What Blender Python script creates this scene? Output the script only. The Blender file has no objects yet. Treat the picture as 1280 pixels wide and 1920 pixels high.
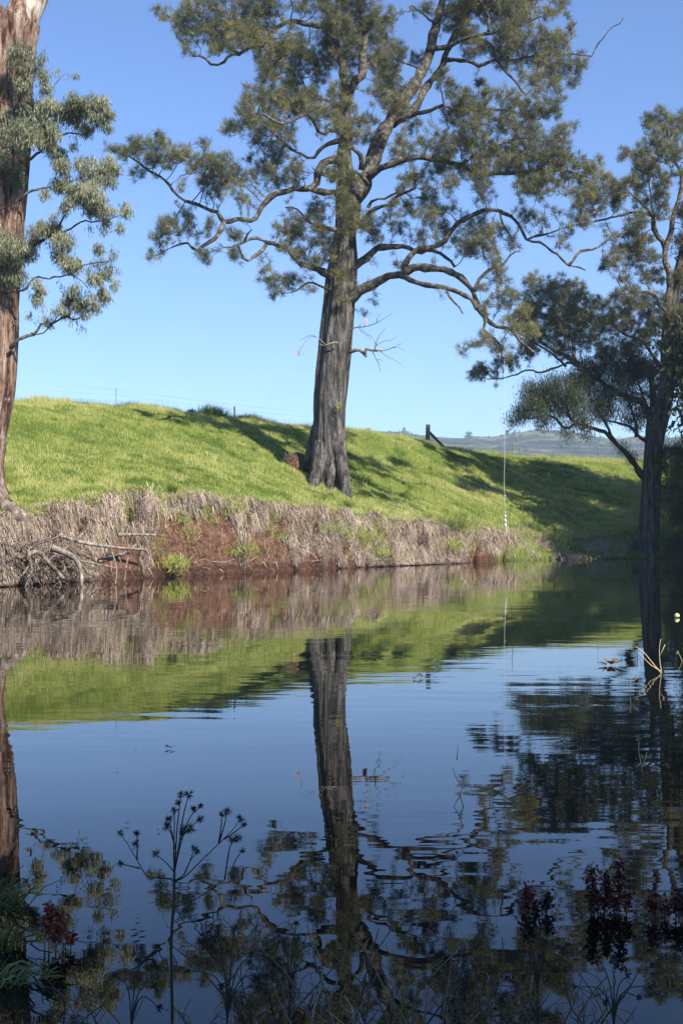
import bpy, math, random
import numpy as np
from mathutils import Vector

rng = np.random.default_rng(7)
random.seed(7)
scene = bpy.context.scene
COL = scene.collection

# ------------------------------------------------------------------ camera, world, sun, exposure
F, CX, HY, CAMH = 2400.0, 640.0, 1000.0, 1.3
cam_d = bpy.data.cameras.new("camera")
cam = bpy.data.objects.new("camera", cam_d)
COL.objects.link(cam)
cam.location = (0, 0, CAMH)
cam.rotation_euler = (math.radians(90), 0, 0)
cam_d.sensor_fit = 'VERTICAL'
cam_d.sensor_height = 24.0
cam_d.lens = 24.0 * F / 1920.0
cam_d.shift_y = (HY - 960.0) / 1920.0
cam_d.clip_start = 0.05
cam_d.clip_end = 8000.0
scene.camera = cam

SUN_EL = math.radians(39)
SUN_AZ = math.atan2(0.60, -0.80)            # where the sun stands: behind the camera, to the right
world = bpy.data.worlds.new("World")
scene.world = world
world.use_nodes = True
wn = world.node_tree
wn.nodes.clear()
w_out = wn.nodes.new("ShaderNodeOutputWorld")
w_bg = wn.nodes.new("ShaderNodeBackground")
w_sky = wn.nodes.new("ShaderNodeTexSky")
w_sky.sky_type = 'NISHITA'
w_sky.sun_disc = False
w_sky.sun_elevation = SUN_EL
w_sky.sun_rotation = SUN_AZ
w_sky.altitude = 200
w_sky.air_density = 1.0
w_sky.dust_density = 0.0
w_sky.ozone_density = 4.5
w_bg.inputs["Strength"].default_value = 0.0735
w_wb = wn.nodes.new("ShaderNodeMix")                  # the camera's white balance
w_wb.data_type = 'RGBA'; w_wb.blend_type = 'MULTIPLY'; w_wb.inputs[0].default_value = 1.0
w_wb.inputs[7].default_value = (0.885, 1.0, 1.235, 1)
wn.links.new(w_sky.outputs[0], w_wb.inputs[6])
wn.links.new(w_wb.outputs[2], w_bg.inputs[0])
wn.links.new(w_bg.outputs[0], w_out.inputs[0])

sun_d = bpy.data.lights.new("sun", 'SUN')
sun_d.energy = 5.0
sun_d.angle = math.radians(0.5)
sun_d.color = (1.0, 0.93, 0.82)
sun = bpy.data.objects.new("sun", sun_d)
COL.objects.link(sun)
sdir = Vector((math.sin(SUN_AZ) * math.cos(SUN_EL), math.cos(SUN_AZ) * math.cos(SUN_EL), math.sin(SUN_EL)))
sun.rotation_euler = sdir.to_track_quat('Z', 'Y').to_euler()
sun.location = (30, -30, 40)

scene.view_settings.view_transform = 'Standard'
scene.view_settings.look = 'None'
scene.view_settings.exposure = 1.08
scene.view_settings.gamma = 1.0
scene.view_settings.use_curve_mapping = False
scene.render.engine = 'CYCLES'
scene.cycles.max_bounces = 8
scene.cycles.transparent_max_bounces = 8
scene.cycles.volume_bounces = 0
scene.cycles.use_denoising = True

# ------------------------------------------------------------------ helpers
def P(px, py, D):
    """photo direction + real distance in metres -> place in the world"""
    return np.array([(px - CX) / F * D, D, CAMH - (py - HY) / F * D])

def norm(a):
    return a / np.maximum(np.linalg.norm(a, axis=-1, keepdims=True), 1e-9)

def tag(o, label=None, cat=None, group=None, kind=None):
    if label: o['label'] = label
    if cat: o['category'] = cat
    if group: o['group'] = group
    if kind: o['kind'] = kind
    return o

def empty(name, loc, label, cat, group=None):
    o = bpy.data.objects.new(name, None)
    COL.objects.link(o)
    o.location = [float(c) for c in loc]
    o.empty_display_size = 0.2
    return tag(o, label, cat, group)

class MB:
    """collects pieces of one mesh"""
    def __init__(s):
        s.v, s.t, s.q, s.a, s.n = [], [], [], [], 0
    def add(s, v, tris=None, quads=None, tint=0.5):
        v = np.asarray(v, float).reshape(-1, 3)
        s.v.append(v)
        s.a.append(np.broadcast_to(np.asarray(tint, float), (len(v),)))
        if tris is not None and len(tris): s.t.append(np.asarray(tris, np.int64).reshape(-1, 3) + s.n)
        if quads is not None and len(quads): s.q.append(np.asarray(quads, np.int64).reshape(-1, 4) + s.n)
        s.n += len(v)
    def build(s, name, mat, parent=None, smooth=False):
        if not s.v: return None
        v = np.concatenate(s.v)
        a = np.concatenate(s.a)
        t = np.concatenate(s.t) if s.t else np.zeros((0, 3), np.int64)
        q = np.concatenate(s.q) if s.q else np.zeros((0, 4), np.int64)
        if parent is not None:
            v = v - np.array(parent.matrix_world.translation if parent.parent else parent.location)
        me = bpy.data.meshes.new(name)
        me.vertices.add(len(v))
        me.vertices.foreach_set("co", v.astype(np.float32).ravel())
        loops = np.concatenate([t.ravel(), q.ravel()]).astype(np.int32)
        me.loops.add(len(loops))
        me.loops.foreach_set("vertex_index", loops)
        nf = len(t) + len(q)
        me.polygons.add(nf)
        starts = np.concatenate([np.arange(len(t)) * 3, len(t) * 3 + np.arange(len(q)) * 4]).astype(np.int32)
        me.polygons.foreach_set("loop_start", starts)
        me.update(calc_edges=True)
        if smooth:
            me.polygons.foreach_set("use_smooth", np.ones(nf, bool))
        at = me.attributes.new("tint", 'FLOAT', 'POINT')
        at.data.foreach_set("value", a.astype(np.float32))
        me.materials.append(mat)
        o = bpy.data.objects.new(name, me)
        COL.objects.link(o)
        if parent is not None: o.parent = parent
        return o

def tube(mb, pts, rad, sides=6, tint=0.5, cap=True):
    pts = np.asarray(pts, float)
    n = len(pts)
    rad = np.broadcast_to(np.asarray(rad, float), (n,))
    tan = norm(np.gradient(pts, axis=0))
    ref = np.array([0.0, 0.0, 1.0]) if abs(tan[0][2]) < 0.9 else np.array([1.0, 0.0, 0.0])
    ang = np.arange(sides) * 2 * math.pi / sides
    rings = []
    u = norm(np.cross(tan[0], ref))
    for i in range(n):
        u = norm(u - tan[i] * np.dot(u, tan[i]))
        w = np.cross(tan[i], u)
        rings.append(pts[i] + rad[i] * (np.cos(ang)[:, None] * u + np.sin(ang)[:, None] * w))
    v = np.concatenate(rings)
    i0 = (np.arange(n - 1)[:, None] * sides + np.arange(sides)[None]).ravel()
    i1 = (np.arange(n - 1)[:, None] * sides + (np.arange(sides)[None] + 1) % sides).ravel()
    q = np.stack([i0, i1, i1 + sides, i0 + sides], 1)
    t = None
    if cap:
        v = np.concatenate([v, pts[:1], pts[-1:]])
        s = np.arange(sides); e = (s + 1) % sides
        t = np.concatenate([np.stack([np.full(sides, n * sides), e, s], 1),
                            np.stack([np.full(sides, n * sides + 1), s + (n - 1) * sides, e + (n - 1) * sides], 1)])
    mb.add(v, t, q, tint)

def smooth_path(pts, per=4):
    """Catmull-Rom through the points; rows may carry extra columns (radius)"""
    p = np.asarray(pts, float)
    if len(p) < 3: 
        f = np.linspace(0, 1, per + 1)[:, None]
        return p[0] * (1 - f) + p[-1] * f
    e = np.concatenate([[2 * p[0] - p[1]], p, [2 * p[-1] - p[-2]]])
    out = []
    for i in range(1, len(e) - 2):
        for k in range(per):
            t = k / per
            a, b, c, d = e[i - 1], e[i], e[i + 1], e[i + 2]
            out.append(0.5 * (2 * b + (c - a) * t + (2 * a - 5 * b + 4 * c - d) * t * t + (3 * b - a - 3 * c + d) * t ** 3))
    out.append(p[-1])
    return np.array(out)

_perm = rng.random((256, 256))
def vnoise(x, y):
    x = np.asarray(x, float); y = np.asarray(y, float)
    xi = np.floor(x).astype(int); yi = np.floor(y).astype(int)
    fx = x - xi; fy = y - yi
    fx = fx * fx * (3 - 2 * fx); fy = fy * fy * (3 - 2 * fy)
    g = lambda a, b: _perm[a & 255, b & 255]
    return (g(xi, yi) * (1 - fx) + g(xi + 1, yi) * fx) * (1 - fy) + (g(xi, yi + 1) * (1 - fx) + g(xi + 1, yi + 1) * fx) * fy
def fbm(x, y, o=4):
    s = 0; a = 0.5
    for i in range(o):
        s = s + a * (vnoise(x * 2 ** i + 17 * i, y * 2 ** i + 31 * i) - 0.5); a *= 0.5
    return s

# ------------------------------------------------------------------ materials
def new_mat(name):
    m = bpy.data.materials.new(name)
    m.use_nodes = True
    nt = m.node_tree
    b = nt.nodes["Principled BSDF"]
    return m, nt, b
def ramp(nt, stops, fac=None):
    r = nt.nodes.new("ShaderNodeValToRGB")
    el = r.color_ramp.elements
    while len(el) < len(stops): el.new(0.5)
    for e, (p, c) in zip(el, stops):
        e.position = p; e.color = (*c, 1)
    if fac is not None: nt.links.new(fac, r.inputs[0])
    return r
def noise(nt, scale, detail=6, rough=0.6, stretch=None, coord="Object"):
    tc = nt.nodes.new("ShaderNodeTexCoord")
    mp = nt.nodes.new("ShaderNodeMapping")
    if stretch: mp.inputs["Scale"].default_value = stretch
    n = nt.nodes.new("ShaderNodeTexNoise")
    n.inputs["Scale"].default_value = scale
    n.inputs["Detail"].default_value = detail
    n.inputs["Roughness"].default_value = rough
    nt.links.new(tc.outputs[coord], mp.inputs[0])
    nt.links.new(mp.outputs[0], n.inputs["Vector"])
    return n
def mix(nt, fac, a, b, mode='MIX'):
    m = nt.nodes.new("ShaderNodeMix")
    m.data_type = 'RGBA'; m.blend_type = mode
    for k, v in ((0, fac), (6, a), (7, b)):
        if isinstance(v, bpy.types.NodeSocket): nt.links.new(v, m.inputs[k])
        elif k == 0: m.inputs[0].default_value = v
        else: m.inputs[k].default_value = (*v, 1)
    return m.outputs[2]
def bump(nt, b, height, strength, dist):
    bp = nt.nodes.new("ShaderNodeBump")
    bp.inputs["Strength"].default_value = strength
    bp.inputs["Distance"].default_value = dist
    nt.links.new(height, bp.inputs["Height"])
    nt.links.new(bp.outputs[0], b.inputs["Normal"])
    return bp
def attr(nt, name="tint"):
    a = nt.nodes.new("ShaderNodeAttribute")
    a.attribute_name = name
    return a.outputs["Fac"]

def leaf_mat(name, stops, trans=0.3, rough=0.55):
    m, nt, b = new_mat(name)
    r = ramp(nt, stops, attr(nt))
    nt.links.new(r.outputs[0], b.inputs["Base Color"])
    b.inputs["Roughness"].default_value = rough
    b.inputs["Specular IOR Level"].default_value = 0.3
    if trans > 0:
        tr = nt.nodes.new("ShaderNodeBsdfTranslucent")
        nt.links.new(r.outputs[0], tr.inputs[0])
        mx = nt.nodes.new("ShaderNodeMixShader")
        mx.inputs[0].default_value = trans
        nt.links.new(b.outputs[0], mx.inputs[1]); nt.links.new(tr.outputs[0], mx.inputs[2])
        nt.links.new(mx.outputs[0], nt.nodes["Material Output"].inputs[0])
    return m

def bark_mat(name, stops, scale=3.0, stretch=(1, 1, 0.16), strength=0.9, dist=0.06, patch=None):
    m, nt, b = new_mat(name)
    n1 = noise(nt, scale, 8, 0.65, stretch)
    n2 = noise(nt, scale * 4, 6, 0.6, (1, 1, 0.3))
    f = nt.nodes.new("ShaderNodeMath"); f.operation = 'MULTIPLY_ADD'
    nt.links.new(n2.outputs[0], f.inputs[0]); f.inputs[1].default_value = 0.35
    nt.links.new(n1.outputs[0], f.inputs[2])
    f2 = nt.nodes.new("ShaderNodeMath"); f2.operation = 'MULTIPLY'
    nt.links.new(f.outputs[0], f2.inputs[0]); f2.inputs[1].default_value = 0.74
    r = ramp(nt, stops, f2.outputs[0])
    colr = r.outputs[0]
    if patch:
        n3 = noise(nt, patch[0], 5, 0.65, patch[1])
        r3 = ramp(nt, [(patch[2], (0, 0, 0)), (patch[2] + 0.06, (1, 1, 1))], n3.outputs[0])
        colr = mix(nt, r3.outputs[0], colr, patch[3])
    nt.links.new(colr, b.inputs["Base Color"])
    b.inputs["Roughness"].default_value = 0.9
    b.inputs["Specular IOR Level"].default_value = 0.15
    bump(nt, b, f.outputs[0], strength, dist)
    return m

def plain(name, col, rough=0.7, var=0.25, scale=12.0, metal=0.0):
    m, nt, b = new_mat(name)
    n = noise(nt, scale, 5)
    r = ramp(nt, [(0.25, tuple(c * (1 - var) for c in col)), (0.75, tuple(min(1, c * (1 + var)) for c in col))], n.outputs[0])
    nt.links.new(r.outputs[0], b.inputs["Base Color"])
    b.inputs["Roughness"].default_value = rough
    b.inputs["Metallic"].default_value = metal
    bump(nt, b, n.outputs[0], 0.3, 0.01)
    return m

M = {}
M['grass'] = leaf_mat("grass_blades", [(0.0, (0.10, 0.16, 0.026)), (0.45, (0.33, 0.375, 0.085)), (0.75, (0.44, 0.45, 0.14)), (1.0, (0.54, 0.50, 0.24))], 0.35)
M['dead_grass'] = leaf_mat("dead_grass", [(0.0, (0.13, 0.096, 0.073)), (0.5, (0.33, 0.26, 0.205)), (1.0, (0.53, 0.44, 0.35))], 0.15, 0.8)
M['oak_leaf'] = leaf_mat("river_oak_needles", [(0.0, (0.055, 0.065, 0.044)), (0.5, (0.152, 0.152, 0.072)), (1.0, (0.29, 0.26, 0.105))], 0.32)
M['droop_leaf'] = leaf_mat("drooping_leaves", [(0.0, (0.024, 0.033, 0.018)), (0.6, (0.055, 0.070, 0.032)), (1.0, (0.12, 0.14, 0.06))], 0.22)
M['gum_leaf'] = leaf_mat("gum_leaves", [(0.0, (0.085, 0.10, 0.06)), (0.5, (0.205, 0.22, 0.135)), (0.88, (0.34, 0.345, 0.235)), (1.0, (0.50, 0.35, 0.20))], 0.25, 0.45)
M['oak_bark'] = bark_mat("river_oak_bark", [(0.38, (0.012, 0.011, 0.010)), (0.49, (0.060, 0.055, 0.051)), (0.62, (0.18, 0.168, 0.156))], 7.0, (1, 1, 0.14), 0.8, 0.15)
M['branch_bark'] = bark_mat("branch_bark", [(0.36, (0.018, 0.016, 0.014)), (0.50, (0.07, 0.061, 0.053)), (0.64, (0.23, 0.205, 0.175))], 6.0, (1, 1, 1), 0.6, 0.03)
M['gum_bark'] = bark_mat("gum_bark", [(0.39, (0.035, 0.018, 0.013)), (0.46, (0.14, 0.075, 0.052)), (0.53, (0.27, 0.185, 0.14)), (0.61, (0.45, 0.37, 0.31))], 5.5, (1, 1, 0.14), 1.0, 0.2,
                         (1.6, (1, 1, 0.4), 0.60, (0.52, 0.47, 0.41)))
M['root_bark'] = bark_mat("root_wood", [(0.38, (0.03, 0.022, 0.018)), (0.5, (0.13, 0.10, 0.08)), (0.64, (0.32, 0.27, 0.22))], 7.0, (1, 1, 0.5), 0.7, 0.03)
M['dead_wood'] = bark_mat("dead_wood", [(0.36, (0.05, 0.042, 0.035)), (0.5, (0.19, 0.16, 0.13)), (0.66, (0.38, 0.33, 0.28))], 8.0, (1, 1, 0.4), 0.5, 0.02)
M['post_wood'] = plain("weathered_post", (0.09, 0.075, 0.065), 0.9, 0.4, 14)
M['wire'] = plain("fence_wire", (0.45, 0.45, 0.46), 0.5, 0.1, 10, 0.3)
M['steel'] = plain("rusty_steel", (0.10, 0.07, 0.06), 0.7, 0.3, 10, 0.2)
M['rope'] = plain("white_rope", (0.5, 0.5, 0.47), 0.9, 0.15, 60)
M['sedge'] = plain("sedge_stem", (0.040, 0.040, 0.024), 0.7, 0.3, 20)
M['sedge_head'] = leaf_mat("sedge_spikelets", [(0.0, (0.03, 0.034, 0.02)), (0.6, (0.085, 0.065, 0.042)), (1.0, (0.26, 0.11, 0.05))], 0.15)
M['dock'] = leaf_mat("dock_seeds", [(0.0, (0.12, 0.03, 0.018)), (0.5, (0.26, 0.065, 0.03)), (1.0, (0.42, 0.14, 0.06))], 0.15)
M['dock_dark'] = leaf_mat("dark_dock_seeds", [(0.0, (0.014, 0.007, 0.007)), (0.5, (0.035, 0.012, 0.012)), (1.0, (0.11, 0.03, 0.024))], 0.1)
M['reed'] = leaf_mat("reed_blades", [(0.0, (0.05, 0.09, 0.02)), (0.6, (0.12, 0.18, 0.04)), (1.0, (0.30, 0.28, 0.12))], 0.3)
M['dry_stem'] = leaf_mat("dry_stems", [(0.0, (0.12, 0.09, 0.055)), (0.6, (0.34, 0.26, 0.17)), (1.0, (0.58, 0.48, 0.33))], 0.1, 0.8)
M['bud'] = leaf_mat("yellow_green_buds", [(0.0, (0.14, 0.17, 0.03)), (1.0, (0.42, 0.42, 0.09))], 0.3)
M['litter'] = leaf_mat("floating_leaf", [(0.0, (0.03, 0.025, 0.02)), (0.6, (0.12, 0.07, 0.04)), (1.0, (0.32, 0.17, 0.09))], 0.1)
M['pink'] = leaf_mat("pink_dead_leaves", [(0.0, (0.45, 0.24, 0.24)), (1.0, (0.62, 0.40, 0.40))], 0.3)
M['ball'] = plain("pale_yellow_ball", (0.62, 0.58, 0.24), 0.5, 0.06, 20)
M['ball_band'] = plain("dark_ball_band", (0.06, 0.05, 0.045), 0.6, 0.2, 20)

# ground: grass soil above, red earth on the cut bank
m, nt, b = new_mat("ground_earth")
n1 = noise(nt, 0.9, 8, 0.65); n2 = noise(nt, 9.0, 6, 0.7)
gr = ramp(nt, [(0.3, (0.06, 0.105, 0.018)), (0.55, (0.12, 0.18, 0.03)), (0.75, (0.20, 0.215, 0.06))], n1.outputs[0])
so0 = ramp(nt, [(0.32, (0.055, 0.030, 0.021)), (0.5, (0.155, 0.082, 0.054)), (0.68, (0.27, 0.17, 0.12))], n2.outputs[0])
n3 = noise(nt, 1.7, 7, 0.7, (1, 1, 1.6))
vv_ = ramp(nt, [(0.36, (0.6, 0.58, 0.58)), (0.50, (1.05, 1.05, 1.05)), (0.66, (1.45, 1.45, 1.45))], n3.outputs[0])
geo = nt.nodes.new("ShaderNodeNewGeometry"); sx = nt.nodes.new("ShaderNodeSeparateXYZ")
nt.links.new(geo.outputs["Position"], sx.inputs[0])
ad = nt.nodes.new("ShaderNodeMath"); ad.operation = 'MULTIPLY_ADD'
nt.links.new(n3.outputs[0], ad.inputs[0]); ad.inputs[1].default_value = -0.5; nt.links.new(sx.outputs[2], ad.inputs[2])
wet = ramp(nt, [(0.0, (0.55, 0.52, 0.52)), (0.03, (1, 1, 1))], ad.outputs[0])
so1 = mix(nt, 1.0, so0.outputs[0], vv_.outputs[0], 'MULTIPLY')
class _S: outputs = [mix(nt, 1.0, so1, wet.outputs[0], 'MULTIPLY')]
so = _S
nt.links.new(mix(nt, attr(nt), gr.outputs[0], so.outputs[0]), b.inputs["Base Color"])
b.inputs["Roughness"].default_value = 0.95
b.inputs["Specular IOR Level"].default_value = 0.1
bump(nt, b, n2.outputs[0], 1.0, 0.2)
M['ground'] = m
# far hills: dry paddock and dark scrub
m, nt, b = new_mat("hill_scrub")
n1 = noise(nt, 0.012, 8, 0.7); n2 = noise(nt, 0.09, 6, 0.7)
c1 = ramp(nt, [(0.44, (0.02, 0.03, 0.018)), (0.53, (0.06, 0.07, 0.032)), (0.60, (0.20, 0.19, 0.085))], n1.outputs[0])
c2 = ramp(nt, [(0.35, (0.45, 0.45, 0.45)), (0.65, (1, 1, 1))], n2.outputs[0])
nt.links.new(mix(nt, 1.0, c1.outputs[0], c2.outputs[0], 'MULTIPLY'), b.inputs["Base Color"])
b.inputs["Roughness"].default_value = 1.0
b.inputs["Specular IOR Level"].default_value = 0.0
M['hill'] = m
# river water
m, nt, b = new_mat("river_water")
b.inputs["Base Color"].default_value = (0.003, 0.0045, 0.004, 1)
b.inputs["Roughness"].default_value = 0.0
b.inputs["IOR"].default_value = 1.333
tc = nt.nodes.new("ShaderNodeTexCoord")
def wave(scale, st, detail=2.0):
    mp = nt.nodes.new("ShaderNodeMapping"); mp.inputs["Scale"].default_value = st
    mp.inputs["Rotation"].default_value = (0, 0, math.radians(8))
    n = nt.nodes.new("ShaderNodeTexNoise"); n.inputs["Scale"].default_value = scale; n.inputs["Detail"].default_value = detail
    nt.links.new(tc.outputs["Object"], mp.inputs[0]); nt.links.new(mp.outputs[0], n.inputs["Vector"])
    return n.outputs[0]
wa = wave(1.3, (0.35, 1.0, 1.0), 3.0)
wb = wave(5.0, (0.30, 1.0, 1.0), 2.0)
wc = wave(0.16, (0.6, 1.0, 1.0), 2.0)
amp = ramp(nt, [(0.42, (0.12, 0.12, 0.12)), (0.62, (1, 1, 1))], wc)
s1 = nt.nodes.new("ShaderNodeMath"); s1.operation = 'MULTIPLY_ADD'
nt.links.new(wb, s1.inputs[0]); s1.inputs[1].default_value = 0.22; nt.links.new(wa, s1.inputs[2])
s2 = nt.nodes.new("ShaderNodeMath"); s2.operation = 'MULTIPLY'
nt.links.new(s1.outputs[0], s2.inputs[0]); nt.links.new(amp.outputs[0], s2.inputs[1])
bump(nt, b, s2.outputs[0], 1.0, 0.008)
M['water'] = m
m, nt, b = new_mat("haze_air")
nt.nodes.remove(b)
pv = nt.nodes.new("ShaderNodeVolumePrincipled")
pv.inputs["Color"].default_value = (0.62, 0.80, 1.0, 1)
pv.inputs["Density"].default_value = 0.00030
nt.links.new(pv.outputs[0], nt.nodes["Material Output"].inputs["Volume"])
M['haze'] = m

# ------------------------------------------------------------------ the far bank
K_PX = np.array([-700, -300, 0, 60, 250, 400, 560, 700, 850, 950, 1080, 1200, 1280, 1500, 1900], float)
K_DW = np.array([22, 27, 31.2, 32.5, 36.7, 40.5, 45.2, 49.5, 54.7, 60.5, 65.0, 66.4, 67.0, 56, 42])
K_DL = np.array([24, 29, 33.0, 34.4, 38.8, 42.8, 47.4, 51.6, 57.2, 63.5, 68.5, 70, 71.0, 60, 46])
K_ZL = np.array([1.6, 1.6, 1.65, 1.85, 2.38, 2.38, 2.12, 1.85, 1.62, 1.25, 1.25, 1.7, 1.7, 1.7, 1.7])
K_DM = np.array([32, 37, 42.0, 43.2, 47.8, 51.6, 56.2, 60.6, 66.4, 71.0, 75.0, 77, 78, 75, 62])
K_ZM = np.array([3.4, 3.4, 3.4, 3.45, 3.95, 4.0, 3.72, 3.55, 3.15, 3.3, 3.3, 3.4, 3.4, 3.4, 3.4])
K_DR = np.array([42, 48, 55.0, 57.0, 62.0, 66.0, 70.0, 75.0, 81.0, 84.0, 87.0, 89, 90, 89, 78])
K_ZR = np.array([6.8, 6.9, 7.0, 7.16, 7.32, 7.22, 6.98, 7.05, 6.66, 6.44, 6.36, 6.3, 6.3, 6.2, 6.2])
def knots(px):
    g = lambda k: np.interp(px, K_PX, k)
    dw, dl, zl, dm, zm, dr, zr = map(g, (K_DW, K_DL, K_ZL, K_DM, K_ZM, K_DR, K_ZR))
    cut = np.clip((960 - px) / 80, 0, 1)                       # how much of a cut bank there is
    D = [dw - 9, dw - 1.2, dw, dw + (dl - dw) * 0.22, dw + (dl - dw) * 0.62, dl, dl + (dm - dl) * 0.3, dm, dm + (dr - dm) * 0.5, dr - 2.5, dr, dr + 4, dr + 20, dr * 0 + 320, dr * 0 + 2200]
    Z = [-1.9 + 0 * dw, -0.5 + 0 * dw, 0 * dw, zl * (0.25 + 0.18 * cut), zl * (0.62 + 0.18 * cut), zl, zl + (zm - zl) * 0.24, zm, zm + (zr - zm) * 0.53, zr - 0.35, zr, zr + 0.02, zr - 0.3, 0 * zr + 4.5, 0 * zr + 3.0]
    return np.stack(D, -1), np.stack(Z, -1)
HOLES = ((240, 11, .35, 1.02, 1.3), (382, 9, .5, 1.0, .9), (512, 12, .25, .95, 1.2), (300, 8, .6, 1.0, .6), (585, 8, .3, .8, .8), (640, 7, .1, .5, .7), (702, 8, .5, .9, .6), (885, 7, .0, .6, 1.0), (940, 6, .0, .55, 1.0), (140, 10, .3, .8, .9), (30, 12, .1, .6, 1.2), (90, 10, .05, .5, 1.0), (455, 7, .4, .85, .6), (780, 7, .2, .7, .6))
def ground_z(x, y):
    x = np.atleast_1d(np.asarray(x, float)); y = np.atleast_1d(np.asarray(y, float))
    px = CX + F * x / y
    D, Z = knots(px)
    i = np.clip((D <= y[..., None]).sum(-1) - 1, 0, D.shape[-1] - 2)
    take = lambda A, j: np.take_along_axis(A, j[..., None], -1)[..., 0]
    d0, d1, z0, z1 = take(D, i), take(D, i + 1), take(Z, i), take(Z, i + 1)
    z = z0 + (z1 - z0) * np.clip((y - d0) / (d1 - d0), 0, 1)
    dw, dl = D[..., 2], D[..., 5]
    face = np.clip((y - dw) / 0.6, 0, 1) * np.clip((dl + 0.6 - y) / 0.8, 0, 1) * np.clip((960 - px) / 80, 0.25, 1)
    upper = np.clip((y - dl) / 3, 0, 1) * np.clip((120 - y) / 20, 0, 1)
    f = (y - dw) / np.maximum(dl - dw, .1)
    for c, w, f0, f1, dp in HOLES:
        z = z - dp * np.exp(-((px - c) / w) ** 2) * np.clip((f - f0) / .15, 0, 1) * np.clip((f1 - f) / .12, 0, 1)
    z = z + face * (fbm(x * 0.9, y * 0.9) * 1.25 + fbm(x * 4, y * 4, 3) * 0.3) + upper * (fbm(x * 0.22, y * 0.22) * 0.75 + fbm(x * 1.1, y * 1.1, 3) * 0.22)
    z = z + np.clip((y - 110) / 200, 0, 1) * fbm(x * 0.01, y * 0.01) * 1.5
    return z
def gz(x, y): return float(ground_z(x, y)[0])
def on_ground(px, D):
    x = (px - CX) / F * D
    return np.array([x, D, gz(x, D)])

pxs = np.concatenate([np.arange(-2000, -100, 90), np.arange(-100, 1400, 7), np.arange(1400, 3401, 90)]).astype(float)
Dk, _ = knots(pxs)
subs = [3, 5, 6, 10, 6, 8, 16, 18, 12, 6, 4, 5, 6, 8]
rows = []
for i, s in enumerate(subs):
    for k in range(s):
        rows.append(Dk[:, i] + (Dk[:, i + 1] - Dk[:, i]) * k / s)
rows.append(Dk[:, -1])
Yg = np.stack(rows); Xg = (pxs[None] - CX) / F * Yg
Zg = ground_z(Xg.ravel(), Yg.ravel()).reshape(Yg.shape)
nr, nc = Yg.shape
def soil_mask(x, y):
    px = CX + F * x / y
    D, _ = knots(px)
    dl, dw = D[..., 5], D[..., 2]
    s = np.clip((dl + 0.15 - y) / 0.5, 0, 1)
    right = np.clip((965 - px) / 50, 0, 1)
    return np.where(y < dw + 0.25, np.maximum(right, 0.4), s * right)
ii = (np.arange(nr - 1)[:, None] * nc + np.arange(nc - 1)[None]).ravel()
gmb = MB()
gmb.add(np.stack([Xg.ravel(), Yg.ravel(), Zg.ravel()], 1), None, np.stack([ii, ii + 1, ii + nc + 1, ii + nc], 1), soil_mask(Xg.ravel(), Yg.ravel()))
tag(gmb.build('ground', M['ground'], smooth=True), kind='structure')

# river and near bank
wmb = MB()
wmb.add([(-105, -42, 0), (105, -42, 0), (105, 92, 0), (-105, 92, 0)], None, [(0, 1, 2, 3)])
tag(wmb.build('river_water', M['water']), kind='structure')
xs = np.linspace(-104, 104, 105); ys = np.concatenate([np.linspace(-43, -2, 16), np.linspace(-1.5, 3.2, 20)])
XX, YY = np.meshgrid(xs, ys)
ZZ = np.interp(YY + fbm(XX * 0.5, YY * 0.5) * 1.2, [-43, -12, -3, 0.3, 1.6, 2.7, 3.4], [2.6, 1.6, 0.8, 0.25, 0.05, -0.25, -0.6]) + fbm(XX * 0.8, YY * 0.8) * 0.2
ii = (np.arange(len(ys) - 1)[:, None] * len(xs) + np.arange(len(xs) - 1)[None]).ravel()
nmb = MB()
nmb.add(np.stack([XX.ravel(), YY.ravel(), ZZ.ravel()], 1), None, np.stack([ii, ii + 1, ii + len(xs) + 1, ii + len(xs)], 1), 0.5 + 0 * XX.ravel())
tag(nmb.build('near_bank', M['ground'], smooth=True), kind='structure')

# far hills
H_PX = np.array([-1800, -600, 200, 560, 640, 700, 760, 850, 920, 960, 1000, 1060, 1100, 1150, 1280, 1700, 2400, 3200], float)
H_PY = np.array([860, 880, 850, 818, 806, 809, 812, 819, 818, 810, 806, 808, 816, 823, 818, 812, 840, 850], float)
hx = np.arange(-1700, 3100, 12.0)
hd = np.linspace(0, 1, 26)
HXp, HT = np.meshgrid(hx, hd)
crest = np.interp(HXp, H_PX, H_PY) + fbm(HXp * 0.02, HXp * 0 + 3) * 10
zc = CAMH + (HY - crest) / F * 1500
Dh = 650 + HT * 1250
prof = np.interp(Dh, [650, 850, 1150, 1500, 1900], [0.0, 0.28, 0.62, 1.0, 0.55])
Xh = (HXp - CX) / F * Dh
Zh = 2.0 + (zc - 2.0) * prof + fbm(Xh * 0.006, Dh * 0.006, 5) * 24 * np.sin(np.clip(prof, 0, 1) * 3.0) - (HT == 0) * 3
ii = (np.arange(len(hd) - 1)[:, None] * len(hx) + np.arange(len(hx) - 1)[None]).ravel()
hmb = MB()
hmb.add(np.stack([Xh.ravel(), Dh.ravel(), Zh.ravel()], 1), None, np.stack([ii, ii + 1, ii + len(hx) + 1, ii + len(hx)], 1))
tag(hmb.build('hills', M['hill'], smooth=True), kind='structure')

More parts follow.
